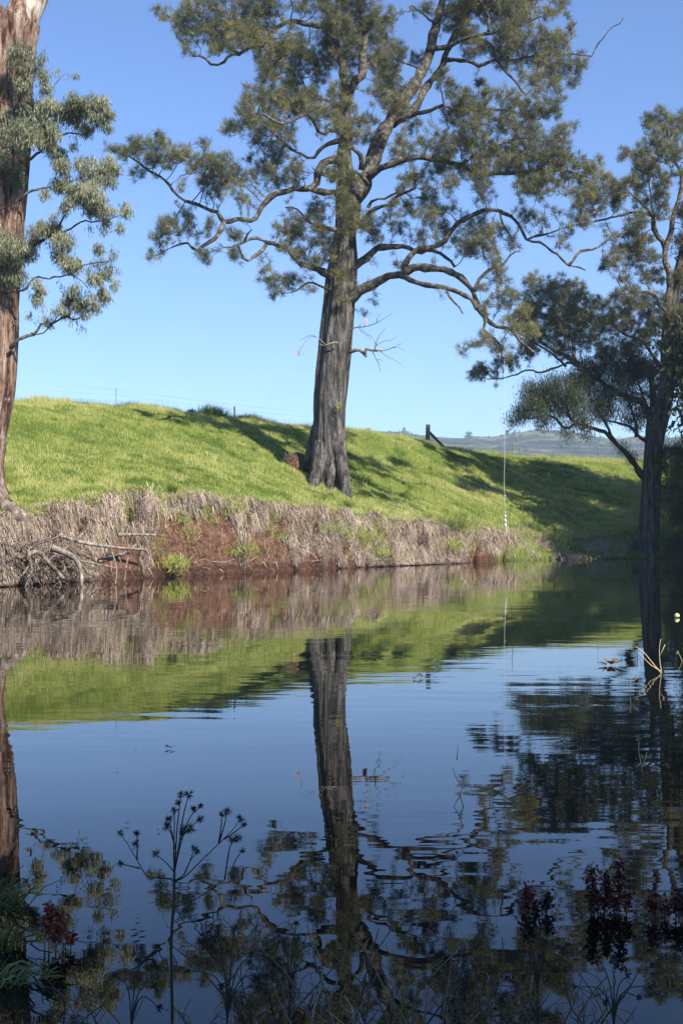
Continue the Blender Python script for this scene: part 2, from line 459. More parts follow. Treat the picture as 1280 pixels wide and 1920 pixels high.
# scrub and paddock trees that cover the hillsides in patches
ns = 2600
qx = rng.uniform(560, 1420, ns); qd = rng.uniform(700, 1500, ns)
k = (fbm(qx * .02, qd * .006, 4) > -.02) | (rng.random(ns) < .10); qx = qx[k]; qd = qd[k]
jx = np.clip(((qx - hx[0]) / 12.0).round().astype(int), 0, len(hx) - 1)
qz = np.array([np.interp(d, Dh[:, j], Zh[:, j]) for d, j in zip(qd, jx)])
cc = np.stack([(qx - CX) / F * qd, qd, qz + 1.2], 1); sz = rng.uniform(.8, 2.3, len(cc))
cc = np.repeat(cc, 12, 0) + norm(rng.normal(0, 1, (len(cc) * 12, 3))) * rng.random((len(cc) * 12, 1)) ** .5 * np.repeat(sz, 12)[:, None] * (1.5, 1.5, .9)
dd_ = norm(rng.normal(0, 1, cc.shape)); ss_ = norm(np.cross(dd_, rng.normal(0, 1, cc.shape))) * .8
v = np.stack([cc - ss_, cc + dd_ * .9, cc + ss_, cc - dd_ * .9], 1).reshape(-1, 3)
smb = MB(); smb.add(v, None, np.arange(len(v)).reshape(-1, 4), .25)
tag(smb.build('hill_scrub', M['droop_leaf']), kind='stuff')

# the air between here and the hills
bx0, bx1, by0, by1, bz0, bz1 = -2700, 2800, -60, 2300, -3.2, 175
zmb = MB()
zmb.add([(bx0, by0, bz0), (bx1, by0, bz0), (bx1, by1, bz0), (bx0, by1, bz0), (bx0, by0, bz1), (bx1, by0, bz1), (bx1, by1, bz1), (bx0, by1, bz1)],
        None, [(0, 3, 2, 1), (4, 5, 6, 7), (0, 1, 5, 4), (1, 2, 6, 5), (2, 3, 7, 6), (3, 0, 4, 7)])
tag(zmb.build('haze', M['haze']), kind='stuff')

# ------------------------------------------------------------------ trees
LIMB_K = 0.82
def limb_points(pts, D0, dend, r0, r1, d0=0.0):
    """traced limb -> world polyline with radius (px radius at D0)"""
    pts = np.asarray(pts, float)
    seg = np.concatenate([[0], np.cumsum(np.linalg.norm(np.diff(pts, axis=0), axis=1))])
    f = seg / seg[-1]
    D = D0 + d0 + (dend - d0) * f
    w = np.stack([(pts[:, 0] - CX) / F * D, D, CAMH - (pts[:, 1] - HY) / F * D], 1)
    r = LIMB_K * (r0 + (r1 - r0) * f ** 0.7) / F * D0
    return np.concatenate([w, r[:, None]], 1)

def resample(path, step):
    seg = np.concatenate([[0], np.cumsum(np.linalg.norm(np.diff(path[:, :3], axis=0), axis=1))])
    n = max(2, int(seg[-1] / step) + 1)
    t = np.linspace(0, seg[-1], n)
    return np.stack([np.interp(t, seg, path[:, k]) for k in range(path.shape[1])], 1)

def grow(seed_pos, att, step=0.35, kill=0.5, iters=70, jit=0.25, up=0.0):
    """branches grow from the limbs towards the places where foliage hangs"""
    pos = [np.asarray(p) for p in seed_pos]
    par = [-1] * len(pos)
    pa = np.array(pos)
    d = np.full(len(att), 1e9); near = np.zeros(len(att), int)
    for s in range(0, len(pa), 400):
        dd = np.linalg.norm(att[:, None] - pa[None, s:s + 400], axis=2)
        k = dd.argmin(1); v = dd[np.arange(len(att)), k]
        u = v < d; d[u] = v[u]; near[u] = k[u] + s
    alive = d > kill
    lastdir = {}
    for it in range(iters):
        idx = np.where(alive)[0]
        if len(idx) == 0: break
        nn = near[idx]
        P_ = np.array(pos)
        dirs = norm(att[idx] - P_[nn])
        uq, inv = np.unique(nn, return_inverse=True)
        acc = np.zeros((len(uq), 3)); np.add.at(acc, inv, dirs)
        cnt = np.bincount(inv)
        acc = norm(acc / cnt[:, None] + rng.normal(0, jit, acc.shape) + np.array([0, 0, up]))
        new = P_[uq] + acc * step
        base = len(pos)
        for j in range(len(uq)):
            pos.append(new[j]); par.append(int(uq[j]))
        dd = np.linalg.norm(att[idx][:, None] - new[None], axis=2)
        k = dd.argmin(1); v = dd[np.arange(len(idx)), k]
        u = v < d[idx]
        d[idx[u]] = v[u]; near[idx[u]] = k[u] + base
        alive[idx] = d[idx] > kill
    return np.array(pos), np.array(par)

def twig_tubes(mb, pos, par, nseed, seed_r, tip=0.008, expo=2.2, maxr=0.12):
    n = len(pos)
    kids = [[] for _ in range(n)]
    for i in range(nseed, n): kids[par[i]].append(i)
    r = np.zeros(n)
    for i in range(n - 1, -1, -1):
        if i < nseed: continue
        r[i] = tip if not kids[i] else min(maxr, sum(r[k] ** expo for k in kids[i]) ** (1 / expo))
    done = np.zeros(n, bool)
    for i in range(n):
        starts = kids[i] if i < nseed else sorted(kids[i], key=lambda k: -r[k])[1:]
        for k in starts:
            chain = [i, k]
            while kids[chain[-1]]:
                chain.append(max(kids[chain[-1]], key=lambda q: r[q]))
            rr = np.array([r[c] for c in chain])
            rr[0] = min(rr[1] * 1.15, seed_r[i] if i < nseed else r[i])
            tube(mb, pos[chain], rr, 5 if rr[0] > 0.03 else (4 if rr[0] > 0.015 else 3), 0.5, False)
    return r, kids

def needles(mb, cen, dirs, count, L, W, spread, droop, tint, off=0.05):
    n = len(cen)
    c = np.repeat(cen, count, 0); d0 = np.repeat(dirs, count, 0); tt = np.repeat(tint, count)
    d = norm(d0 + spread * rng.normal(0, 0.6, c.shape))
    l = rng.uniform(L[0], L[1], len(c))[:, None]
    b = c + d * off * rng.random((len(c), 1)) + rng.normal(0, off, c.shape)
    tip = b + d * l; tip[:, 2] -= droop * l[:, 0]
    s = norm(np.cross(d, rng.normal(0, 1, c.shape))) * (rng.uniform(W[0], W[1], len(c))[:, None] / 2)
    v = np.stack([b - s, b + s, tip], 1).reshape(-1, 3)
    tt = np.clip(tt + rng.normal(0, 0.08, len(tt)), 0, 1)
    mb.add(v, np.arange(len(v)).reshape(-1, 3), None, np.repeat(tt, 3))

def leaves(mb, cen, count, L, W, tint, spread=0.5, jitter=0.12, down=1.0):
    c = np.repeat(cen, count, 0) + rng.normal(0, jitter, (len(cen) * count, 3)); tt = np.repeat(tint, count)
    d = norm(np.array([0, 0, -down]) + spread * rng.normal(0, 1, c.shape))
    l = rng.uniform(L[0], L[1], len(c))[:, None]
    s = norm(np.cross(d, rng.normal(0, 1, c.shape))) * (rng.uniform(W[0], W[1], len(c))[:, None] / 2)
    bow = rng.normal(0, 0.12, c.shape) * l
    v = np.stack([c, c + d * l * 0.45 - s + bow, c + d * l, c + d * l * 0.45 + s + bow], 1).reshape(-1, 3)
    tt = np.clip(tt + rng.normal(0, 0.13, len(tt)), 0, 1)
    mb.add(v, None, np.arange(len(v)).reshape(-1, 4), np.repeat(tt, 4))

def blob_points(blobs, D0, limbs, dens, dj=0.8, thick=1.2, off=0.0, grow_r=1.16, gap=-0.12, gap_f=1.15):
    """attractor points inside foliage clumps; each clump sits at the distance of the limb that carries it"""
    lp = np.concatenate([resample(l, 0.4) for l in limbs])
    lpx = np.stack([CX + F * lp[:, 0] / lp[:, 1], HY - F * (lp[:, 2] - CAMH) / lp[:, 1]], 1)
    out = []
    for bl in blobs:
        x, y, r = bl[:3]
        k = ((lpx - np.array([x, y])) ** 2).sum(1).argmin()
        D = lp[k, 1] + (bl[3] if len(bl) > 3 else rng.normal(-0.35 * dj, dj)) + off
        R = r * grow_r / F * D
        n = max(3, int(dens * R * R * 3.3))
        p = norm(rng.normal(0, 1, (n, 3))) * (rng.random((n, 1)) ** 0.4) * R * np.array([1, thick, 1])
        out.append(P(x, y, D) + p)
    a = np.concatenate(out)
    # gaps between the sprays
    q = F / D0 / 2400 * 57 * gap_f
    g = fbm(a[:, 0] * q + 11, a[:, 2] * q + 5, 3) + .8 * fbm(a[:, 1] * q + 3, (a[:, 2] + a[:, 0]) * q * .7 + 21, 3)
    return a[g > gap]

def trunk_mesh(mb, path, sides=40, flute=0.10, flare=None, seed=0, freq=5):
    path = resample(smooth_path(path, 6), 0.16)
    pts, rad = path[:, :3], path[:, 3]
    tan = norm(np.gradient(pts, axis=0))
    ang = np.linspace(0, 2 * math.pi, sides, endpoint=False)
    u = np.array([1.0, 0, 0]); rings = []
    L = np.concatenate([[0], np.cumsum(np.linalg.norm(np.diff(pts, axis=0), axis=1))])
    for i in range(len(pts)):
        u = norm(u - tan[i] * np.dot(u, tan[i])); w = np.cross(tan[i], u)
        ca, sa = np.cos(ang), np.sin(ang)
        nz = fbm(ca * freq * 0.5 + 40 + seed, sa * freq * 0.5 + L[i] * 0.22 + 40, 3)
        nz2 = fbm(ang * 5 + seed, L[i] * 0.9 + 9 + 0 * ang, 3)
        rr = rad[i] * (1 + flute * 3.2 * nz + 0.10 * nz2)
        if flare is not None:
            k = math.exp(-L[i] / flare[1])
            rr = rr * (1 + flare[0] * k * (0.55 + 0.45 * np.sin(ang * flare[2] + seed)))
        rings.append(pts[i] + rr[:, None] * (ca[:, None] * u + sa[:, None] * w))
    n = len(pts)
    v = np.concatenate(rings)
    i0 = (np.arange(n - 1)[:, None] * sides + np.arange(sides)[None]).ravel()
    i1 = (np.arange(n - 1)[:, None] * sides + (np.arange(sides)[None] + 1) % sides).ravel()
    mb.add(v, None, np.stack([i0, i1, i1 + sides, i0 + sides], 1))

def wobble(path, a):
    p = path.copy()
    if len(p) > 2: p[1:-1, :3] += rng.normal(0, a, (len(p) - 2, 3)) * np.minimum(1, p[1:-1, 3:4] * 8 + 0.3)
    return p

def add_limbs(root, limbs, mat, step=0.3, name='limb'):
    res = []
    for l in limbs:
        s = smooth_path(wobble(l, 0.07), 5)
        s = resample(s, step)
        mb = MB()
        r = s[:, 3]
        tube(mb, s[:, :3] + rng.normal(0, .018, (len(s), 3)) * (r[:, None] > .02), r * (1 + 0.13 * rng.normal(0, 1, len(r))), 9 if r.max() > 0.08 else 6)
        mb.build(name, mat, root, smooth=True)
        res.append(s)
    return res

# --- the big river oak in the middle
D0 = 57.0
LM = lambda pts, dend, r0, r1, d0=0.0: limb_points(pts, D0, dend, r0, r1, d0)
base = on_ground(618, D0); base0 = base.copy()
oak = empty('river_oak', base, 'tall thick-trunked river oak standing on the grassy bank in the middle', 'tree', 'river oaks on the far bank')
trunk_pts = [(615, 915, 28), (615, 890, 28), (616, 850, 27.5), (619, 800, 28), (621, 740, 29), (626, 680, 29), (631, 620, 28.5), (636, 560, 28), (640, 520, 27), (645, 480, 23), (647, 440, 18.5), (652, 400, 20), (652, 360, 20), (647, 320, 13.5), (645, 280, 11), (650, 240, 9), (646, 200, 8.5), (647, 172, 8)]
tp = np.array([list(P(x, y, D0)) + [r / F * D0] for x, y, r in trunk_pts])
tp[0, 2] = base[2] - 1.3
mb = MB(); trunk_mesh(mb, tp, 72, 0.17, (0.16, 1.8, 3), 3.1, 8)
mb.build('trunk', M['oak_bark'], oak, smooth=True)
# buttress roots at the foot of the trunk
for pts, r in (([(611, 735), (604, 775), (595, 808), (586, 836), (578, 866)], (20, 13)), ([(632, 810), (639, 860), (645, 895), (652, 935)], (19, 11)), ([(604, 830), (598, 870), (590, 898), (582, 930)], (20, 12)), ([(620, 840), (620, 885), (618, 915), (614, 940)], (19, 6))):
    w = limb_points(pts, D0, -1.1 if pts[0][1] > 800 else 0.7, r[0], r[1], -0.25 if pts[0][1] > 800 else 0.15)
    mb = MB(); s = resample(smooth_path(w, 6), 0.12)
    tube(mb, s[:, :3], s[:, 3] * (1 + 0.06 * rng.normal(0, 1, len(s))), 14)
    mb.build('buttress_root', M['oak_bark'], oak, smooth=True)
oak_limbs = [
    LM([(665, 375), (690, 318), (708, 275), (732, 225), (757, 190), (781, 150), (803, 100), (817, 50), (828, 0), (840, -60), (860, -130)], 1.5, 20, 7),
    LM([(735, 235), (775, 205), (800, 166), (822, 128), (842, 92), (862, 40), (880, -30)], 3.0, 11, 5, 1.0),
    LM([(648, 176), (642, 150), (641, 110), (632, 75), (622, 50), (612, 0), (600, -70), (590, -140)], -1.0, 11, 5),
    LM([(652, 180), (664, 155), (675, 140), (680, 100), (681, 50), (677, 0), (680, -80), (690, -180)], 1.0, 11, 5),
    LM([(800, 95), (838, 86), (874, 70), (905, 62), (919, 62), (954, 53), (984, 43), (1020, 27)], -1.5, 6.5, 2, 0.8),
    LM([(915, 62), (918, 45), (910, 20), (901, 0), (895, -30)], 0, 4, 2, -0.3),
    LM([(896, 66), (906, 73), (925, 92), (934, 113), (960, 145), (984, 178)], -1.2, 5, 2.2, -0.3),
    LM([(838, 112), (858, 116), (877, 113), (901, 122), (928, 110), (960, 108), (1022, 104), (1061, 99), (1106, 104), (1115, 92), (1130, 74), (1141, 56), (1159, 45), (1168, 33)], 0.5, 5.5, 1.0, 2.4),
    LM([(677, 318), (674, 295), (665, 275), (645, 255), (625, 242), (602, 247), (585, 225), (570, 215), (555, 224), (525, 228), (494, 219), (470, 215)], -3.5, 7, 2, -1.0),
    LM([(640, 262), (607, 277), (585, 293), (565, 292), (547, 282), (522, 261), (508, 245)], 1.5, 7, 2),
    LM([(640, 298), (612, 302), (600, 322), (587, 340), (577, 350), (555, 355), (532, 360), (507, 377), (487, 397), (473, 411), (447, 411), (422, 416), (411, 399), (395, 391), (366, 386), (346, 374), (326, 363), (310, 346), (290, 326), (267, 310), (242, 296), (217, 284), (204, 276)], -2.5, 10, 1.6),
    LM([(422, 414), (412, 432), (402, 442), (383, 459), (366, 470), (352, 456), (329, 461), (307, 470), (290, 480)], -2.5, 6, 1.2, -1.4),
    LM([(642, 362), (612, 360), (590, 355), (570, 353)], -0.6, 8, 6, 0.4),
    LM([(652, 360), (647, 345), (632, 334), (615, 327), (602, 325)], -2.0, 6, 4.5, -0.8),
    LM([(690, 345), (680, 330), (672, 326), (664, 323)], -1.5, 6, 4, -0.8),
    LM([(632, 520), (610, 512), (590, 505), (565, 492), (546, 474), (518, 461), (498, 456), (470, 450), (447, 457), (419, 464)], -4.5, 10, 1.8),
    LM([(500, 458), (481, 478), (461, 491), (453, 470), (445, 457)], -4.2, 5, 2.2, -2.9),
    LM([(458, 453), (465, 440), (470, 428)], -4.2, 4, 1.4, -3.7),
    LM([(622, 545), (606, 540), (585, 527), (565, 540), (540, 548), (520, 545)], -1.5, 4, 1.2, -0.5),
    LM([(640, 432), (607, 422), (577, 410), (555, 392), (535, 388)], -1.6, 6, 1.5),
    LM([(648, 570), (672, 552), (700, 532), (735, 520), (757, 512), (772, 502), (800, 500), (840, 508), (862, 520), (878, 540), (886, 560), (895, 575), (906, 593), (931, 611), (956, 618), (978, 644), (1000, 660)], -4.6, 15, 2.5),
    LM([(906, 579), (907, 600), (914, 620), (928, 635), (935, 655), (943, 668), (953, 672)], -4.9, 5, 2, -4.0),
    LM([(752, 516), (775, 527), (802, 532), (840, 545), (862, 553), (881, 570), (892, 578)], -3.8, 7, 4, -1.2),
    LM([(838, 546), (850, 562), (867, 588)], -3.4, 3.5, 1.5, -2.8),
    LM([(889, 545), (895, 520), (913, 505), (942, 494), (960, 476), (975, 470)], -2.2, 5, 1.6, -3.5),
    LM([(655, 505), (687, 485), (710, 470), (740, 460), (765, 462), (790, 470), (815, 467), (840, 485), (853, 500)], 0.5, 11, 3.0),
    LM([(755, 508), (762, 487), (780, 472), (800, 466), (827, 452), (845, 441), (858, 425), (877, 405), (901, 396), (928, 393), (954, 405), (972, 425), (990, 449), (1020, 458), (1037, 473), (1052, 488), (1064, 500), (1080, 502), (1097, 507)], -2.0, 8, 2.0, -1.2),
    LM([(1066, 499), (1073, 490), (1085, 476), (1112, 461), (1147, 446), (1174, 434)], -1.0, 4, 1.3, -1.9),
    LM([(990, 449), (1010, 440), (1031, 437), (1056, 425), (1082, 416), (1120, 395)], 1.0, 4, 1.3, -1.2),
    LM([(938, 395), (942, 415), (950, 432), (962, 452)], -2.5, 3.5, 1.5, -1.6),
    LM([(672, 425), (680, 410), (702, 395), (727, 380), (752, 367), (780, 352)], -2.2, 6, 3, -0.5),
    LM([(690, 390), (700, 377), (725, 372), (737, 362), (755, 362)], -0.8, 4, 1.6, 0.2),
    LM([(690, 330), (720, 312), (765, 292), (802, 295), (860, 312), (901, 324), (950, 330), (1000, 318), (1050, 318), (1090, 330)], -3.0, 10, 2, -0.3),
    LM([(860, 312), (890, 290), (930, 268), (975, 255), (1020, 262), (1055, 258)], 1.0, 5, 1.5, -1.5),
    LM([(735, 228), (765, 220), (800, 210), (832, 200), (865, 205), (910, 205), (960, 212), (1010, 225)], -2.5, 6, 1.6, 0.6),
    LM([(832, 202), (828, 180), (826, 160)], -0.6, 3, 1.2, -0.6),
    LM([(620, 48), (600, 45), (578, 46), (550, 45), (527, 42), (505, 66), (480, 88), (463, 93), (449, 101), (429, 107), (418, 115), (401, 122), (390, 112), (378, 105), (362, 105)], -2.5, 7, 2.2, -0.5),
    LM([(449, 100), (435, 93), (421, 84), (410, 95)], -2.6, 4, 1.5, -2.0),
    LM([(482, 86), (450, 60), (410, 45), (370, 40), (330, 35), (308, 25)], -1.0, 3.5, 1.2, -1.8),
    LM([(640, 208), (610, 190), (580, 180), (570, 155), (560, 140)], 1.6, 4, 1.4),
    LM([(792, 130), (760, 120), (735, 110), (715, 95)], 2.2, 3.5, 1.2, 0.6),
    LM([(822, 42), (806, 42), (790, 25), (772, 10)], -0.8, 3.5, 1.6, 0.8),
]
oak_paths = add_limbs(oak, oak_limbs, M['branch_bark'])
oak_blobs = [(310, 20, 18), (345, 35, 24), (345, 70, 16), (380, 20, 36), (390, 70, 26), (430, 40, 40), (440, 75, 26), (480, 30, 40), (480, 75, 26), (520, 20, 30), (352, 92, 12), (405, 95, 12),
    (540, 70, 26), (570, 15, 36), (510, 110, 30), (550, 110, 32), (590, 80, 34), (600, 112, 28), (500, 140, 20), (545, 150, 18), (525, 85, 22),
    (480, 185, 26), (465, 210, 22), (510, 190, 28), (545, 185, 32), (575, 190, 26), (432, 240, 15), (419, 246, 8), (460, 235, 20), (500, 238, 26), (530, 250, 22), (490, 265, 20), (520, 288, 20), (550, 305, 18), (500, 312, 18), (520, 332, 20), (545, 328, 20), (478, 330, 13), (465, 300, 8), (600, 215, 16),
    (250, 275, 19), (235, 292, 13), (210, 285, 10), (275, 285, 22), (300, 268, 16), (297, 252, 8), (320, 290, 22), (345, 290, 17), (290, 312, 17), (260, 328, 12), (378, 268, 8), (385, 285, 14), (370, 310, 18), (400, 310, 20), (425, 300, 12), (430, 325, 20), (455, 330, 17), (405, 345, 26), (378, 345, 12), (440, 360, 18), (455, 375, 12), (340, 352, 9), (330, 372, 7), (310, 300, 14), (360, 285, 10),
    (347, 405, 13), (390, 412, 13), (310, 430, 18), (325, 418, 14), (300, 455, 10), (285, 482, 9), (300, 472, 10), (288, 445, 9), (360, 440, 17), (380, 432, 13), (338, 440, 10), (440, 440, 12), (425, 428, 10), (410, 466, 7), (380, 480, 13), (387, 492, 7), (440, 480, 11), (445, 500, 6), (352, 425, 9),
    (520, 430, 11), (545, 440, 22), (560, 420, 22), (530, 465, 12), (560, 478, 16), (500, 520, 15), (520, 538, 17), (545, 528, 15), (515, 556, 7), (575, 512, 13), (580, 545, 10), (590, 490, 13),
    (600, 440, 24, -1.5), (590, 400, 20), (635, 370, 22, -2), (655, 400, 20, -2), (640, 440, 24, -2), (665, 430, 24, -1.6), (692, 420, 20), (702, 445, 16), (620, 470, 20, -1.6), (662, 480, 18, -1.6), (640, 515, 14, -1.5), (655, 500, 12, -1.5), (640, 300, 16, -2.0), (662, 262, 16, -2.0), (640, 240, 18, -2.0), (655, 190, 18, -2.0), (630, 170, 16, -2), (672, 180, 16, -1.6), (690, 300, 14, -2.2), (625, 330, 14, -2.2), (655, 335, 14, -2.4), (645, 560, 8, -1.1), (668, 470, 14),
    (610, 30, 26), (640, 70, 30), (650, 20, 22), (680, 60, 30), (700, 30, 20), (718, 60, 20), (740, 92, 18), (700, 100, 26), (620, 100, 22), (660, 110, 20), (720, 120, 22), (730, 30, 13), (752, 95, 12), (778, 110, 11), (635, 45, 20), (595, 55, 20),
    (640, 190, 22), (620, 210, 16), (670, 230, 16), (700, 190, 26), (722, 168, 26), (742, 195, 20), (700, 220, 16), (692, 258, 16), (650, 150, 16), (730, 140, 22), (600, 150, 14), (590, 130, 14), (770, 170, 14), (640, 225, 14),
    (800, 20, 14), (850, 30, 26), (870, 60, 26), (880, 20, 30), (920, 20, 30), (960, 20, 30), (1000, 20, 26), (1035, 20, 15), (1050, 5, 12), (900, 90, 20), (950, 70, 26), (980, 60, 26), (1010, 75, 22), (1040, 80, 22), (1060, 65, 14), (1072, 50, 7), (940, 112, 20), (970, 100, 22), (1000, 105, 20), (1030, 100, 16), (880, 105, 12), (1062, 30, 6),
    (1030, 130, 26), (1060, 122, 22), (1080, 132, 17), (1092, 118, 10), (1070, 150, 17), (1040, 165, 17), (1010, 150, 17), (980, 140, 12), (1050, 190, 10), (1040, 205, 13),
    (830, 150, 16), (845, 170, 16), (870, 180, 16), (900, 160, 10), (915, 172, 12), (870, 200, 22), (900, 205, 22), (930, 190, 17), (960, 190, 17), (990, 205, 22), (1020, 208, 18), (1000, 182, 12), (850, 218, 22), (880, 238, 26), (920, 230, 26), (950, 230, 22), (980, 240, 22), (1010, 245, 17), (1060, 262, 17), (1070, 247, 12), (1040, 260, 17), (1050, 240, 11),
    (760, 260, 16), (780, 240, 16), (800, 262, 22), (750, 290, 20), (790, 290, 26), (830, 272, 26), (860, 280, 26), (900, 280, 26), (940, 282, 26), (980, 280, 26), (1020, 290, 26), (1050, 290, 22), (830, 310, 22), (870, 312, 26), (910, 320, 26), (950, 320, 26), (990, 320, 26), (1030, 320, 26), (1070, 320, 26), (1082, 302, 12), (1060, 350, 22), (1020, 350, 26), (980, 358, 22), (940, 355, 22), (890, 350, 26), (850, 350, 22), (810, 332, 22), (780, 332, 20), (760, 352, 20), (800, 370, 17), (740, 392, 15), (770, 400, 20), (800, 410, 20), (822, 390, 16), (750, 430, 15), (780, 438, 15), (860, 390, 16), (830, 430, 14), (728, 420, 12),
    (900, 425, 22), (870, 452, 22), (905, 452, 22), (920, 472, 17), (932, 432, 16), (880, 472, 17), (950, 385, 16), (990, 400, 16), (1020, 400, 17), (1050, 390, 20), (960, 455, 12), (940, 520, 15), (930, 500, 14), (1030, 440, 14), (1060, 435, 14), (1055, 462, 10), (1080, 400, 17),
    (1100, 332, 20), (1090, 360, 26), (1120, 360, 20), (1110, 388, 20), (1130, 332, 12), (1125, 300, 8), (1106, 318, 14), (1095, 420, 12),
    (830, 548, 9), (822, 562, 7), (900, 545, 12), (930, 540, 16), (950, 560, 20), (920, 570, 16), (975, 585, 18), (960, 610, 20), (990, 625, 18), (930, 650, 14), (950, 665, 14), (905, 640, 14), (882, 650, 10), (866, 660, 7),
    (700, 570, 5), (685, 590, 5), (745, 495, 6), (700, 500, 6),
    (650, -60, 70), (900, -50, 60), (450, -30, 40), (700, -150, 70), (570, -90, 55), (830, -130, 55), (980, -30, 40)]
att = blob_points(oak_blobs, D0, oak_limbs, 80, 1.0)
seeds = np.concatenate([resample(p, 0.3) for p in oak_paths] + [resample(tp[10:], 0.5)])
pos, par = grow(seeds[:, :3], att, 0.27, 0.28, 70, 0.28, 0.10)
tw = MB(); r, kids = twig_tubes(tw, pos, par, len(seeds), seeds[:, 3], 0.009)
tag(tw.build('twigs', M['branch_bark'], oak), kind='stuff')
def oak_foliage(pos, par, r, kids, ns, att, name, root, mat, count=17, thr=0.019, base_tint=0.5, extra=1.0, sc=1.0):
    idx = np.array([i for i in range(ns, len(pos)) if r[i] < thr])
    d = norm(pos[idx] - pos[par[idx]])
    cen = pos[idx]
    # a second spray beside each twig end and one at each clump point
    k = rng.random(len(cen)) < 0.9; cen = cen[k]; d = d[k]
    k = rng.random(len(att)) < 0.5; att = att[k]
    cen = np.concatenate([cen, att]); d = np.concatenate([d, norm(rng.normal(0, 1, att.shape))])
    d = norm(0.55 * d + np.array([0, 0, 0.55]) + rng.normal(0, 0.25, d.shape))
    tn = base_tint + 0.5 * fbm(cen[:, 0] * 0.6 + 50, cen[:, 2] * 0.6 + cen[:, 1] * 0.3 + 50, 3) * 1.8 + rng.normal(0, 0.20, len(cen))
    fm = MB()
    needles(fm, cen, d, count, (0.13 * sc, 0.40 * sc), (0.011 * sc, 0.020 * sc), 0.75, 0.14, tn, 0.05)
    print(name, len(pos) - ns, len(cen), len(cen) * count)
    return fm.build(name, mat, root)
tag(oak_foliage(pos, par, r, kids, len(seeds), att, 'crown', oak, M['oak_leaf'], 30), kind='stuff')
# bare dead sprigs on the trunk
def bare(root, chains, D, mat, name='dead_branch'):
    mb = MB()
    for pts, r0, r1, d0, d1 in chains:
        s = resample(smooth_path(limb_points(pts, D, d1, r0, r1, d0), 5), 0.12)
        tube(mb, s[:, :3], s[:, 3], 6 if r0 > 2 else 4)
    return mb.build(name, mat, root, smooth=True)
bare(oak, [([(655, 660), (672, 656), (683, 664), (686, 668)], 5, 3.5, -0.3, -0.8), ([(684, 664), (687, 652), (692, 656), (708, 658)], 4, 2.5, -0.8, -1.0),
           ([(700, 656), (720, 657), (740, 650), (754, 643)], 2, .5, -1, -1.3), ([(697, 655), (704, 672), (709, 680), (713, 696)], 2, .7, -1, -0.6), ([(708, 673), (716, 676)], 1.0, .5, -.9, -.8),
           ([(702, 655), (706, 640), (712, 628), (725, 612)], 1.3, .35, -1, -1.6), ([(705, 648), (718, 640), (735, 637), (745, 629)], 1.2, .35, -1, -.4), ([(705, 646), (697, 632), (688, 626), (678, 616)], 1.2, .4, -1, -.7),
           ([(712, 658), (725, 668), (745, 678), (758, 690)], 1.0, .3, -1, -1.5), ([(735, 652), (748, 652), (758, 657)], .8, .3, -1.2, -1.2)], D0, M['dead_wood'])
bare(oak, [([(655, 620), (666, 614), (680, 613), (700, 608), (720, 597), (737, 585)], 1.8, .4, -0.3, -1.4), ([(671, 612), (678, 622), (688, 629), (695, 640)], 1.2, .4, -.5, -.9), ([(706, 605), (708, 594), (716, 586)], .9, .3, -1, -1.2), ([(674, 613), (675, 606)], 1, .4, -.5, -.6)], D0, M['dead_wood'])
bare(oak, [([(634, 643), (626, 642), (616, 645), (606, 648), (597, 645)], 2.2, 1.4, -.9, -1.0), ([(610, 647), (600, 636), (592, 632), (580, 632), (572, 642), (564, 653)], 1.3, .4, -1, -1.2), ([(592, 631), (582, 628), (560, 640)], 1.0, .3, -1.1, -1.1)], D0, M['dead_wood'])
lm = MB(); leaves(lm, np.array([P(559, 660, D0 - 1.2), P(561, 657, D0 - 1.2)]), 6, (.10, .22), (.04, .08), np.array([.3, .6]), .3, .07)
lm.build('dead_leaves', M['pink'], oak)
lm = MB(); leaves(lm, np.array([P(686, 604, D0 - 1), P(687, 600, D0 - 1)]), 8, (.10, .2), (.03, .06), np.array([.5, .8]), .3, .05)
lm.build('dead_leaves', M['pink'], oak)
mb = MB(); gdir = [(633, 766, D0 - 1.0)]
needles(mb, np.array([P(633, 768, D0 - 0.85), P(634, 760, D0 - 0.85)]), np.array([[0, -.2, 1.0]] * 2), 30, (.1, .3), (.02, .04), .8, .2, np.array([.5, .6]), .05)
mb.build('epicormic_shoot', M['grass'], oak)

# --- the river oak at the right with its limb reaching left
D1 = 67.5
L1 = lambda pts, dend, r0, r1, d0=0.0: limb_points(pts, D1, dend, r0, r1, d0)
base = on_ground(1215, D1)
oak2 = empty('river_oak', base, 'river oak at the right edge of the frame rising from the waterline', 'tree', 'river oaks on the far bank')
tpts = [(1208, 1046, 27), (1211, 1020, 22), (1218, 980, 17), (1222, 930, 15), (1224, 880, 14), (1228, 830, 14), (1238, 785, 14), (1246, 745, 14), (1251, 700, 14), (1252, 650, 14), (1255, 600, 13), (1262, 560, 12), (1270, 520, 10), (1280, 470, 8)]
tp2 = np.array([list(P(x, y, D1)) + [q / F * D1] for x, y, q in tpts]); tp2[0, 2] = min(tp2[0, 2], base[2] - .4, -0.3)
mb = MB(); trunk_mesh(mb, tp2, 44, 0.12, (0.5, 0.9, 4), 1.3, 6); mb.build('trunk', M['oak_bark'], oak2, smooth=True)
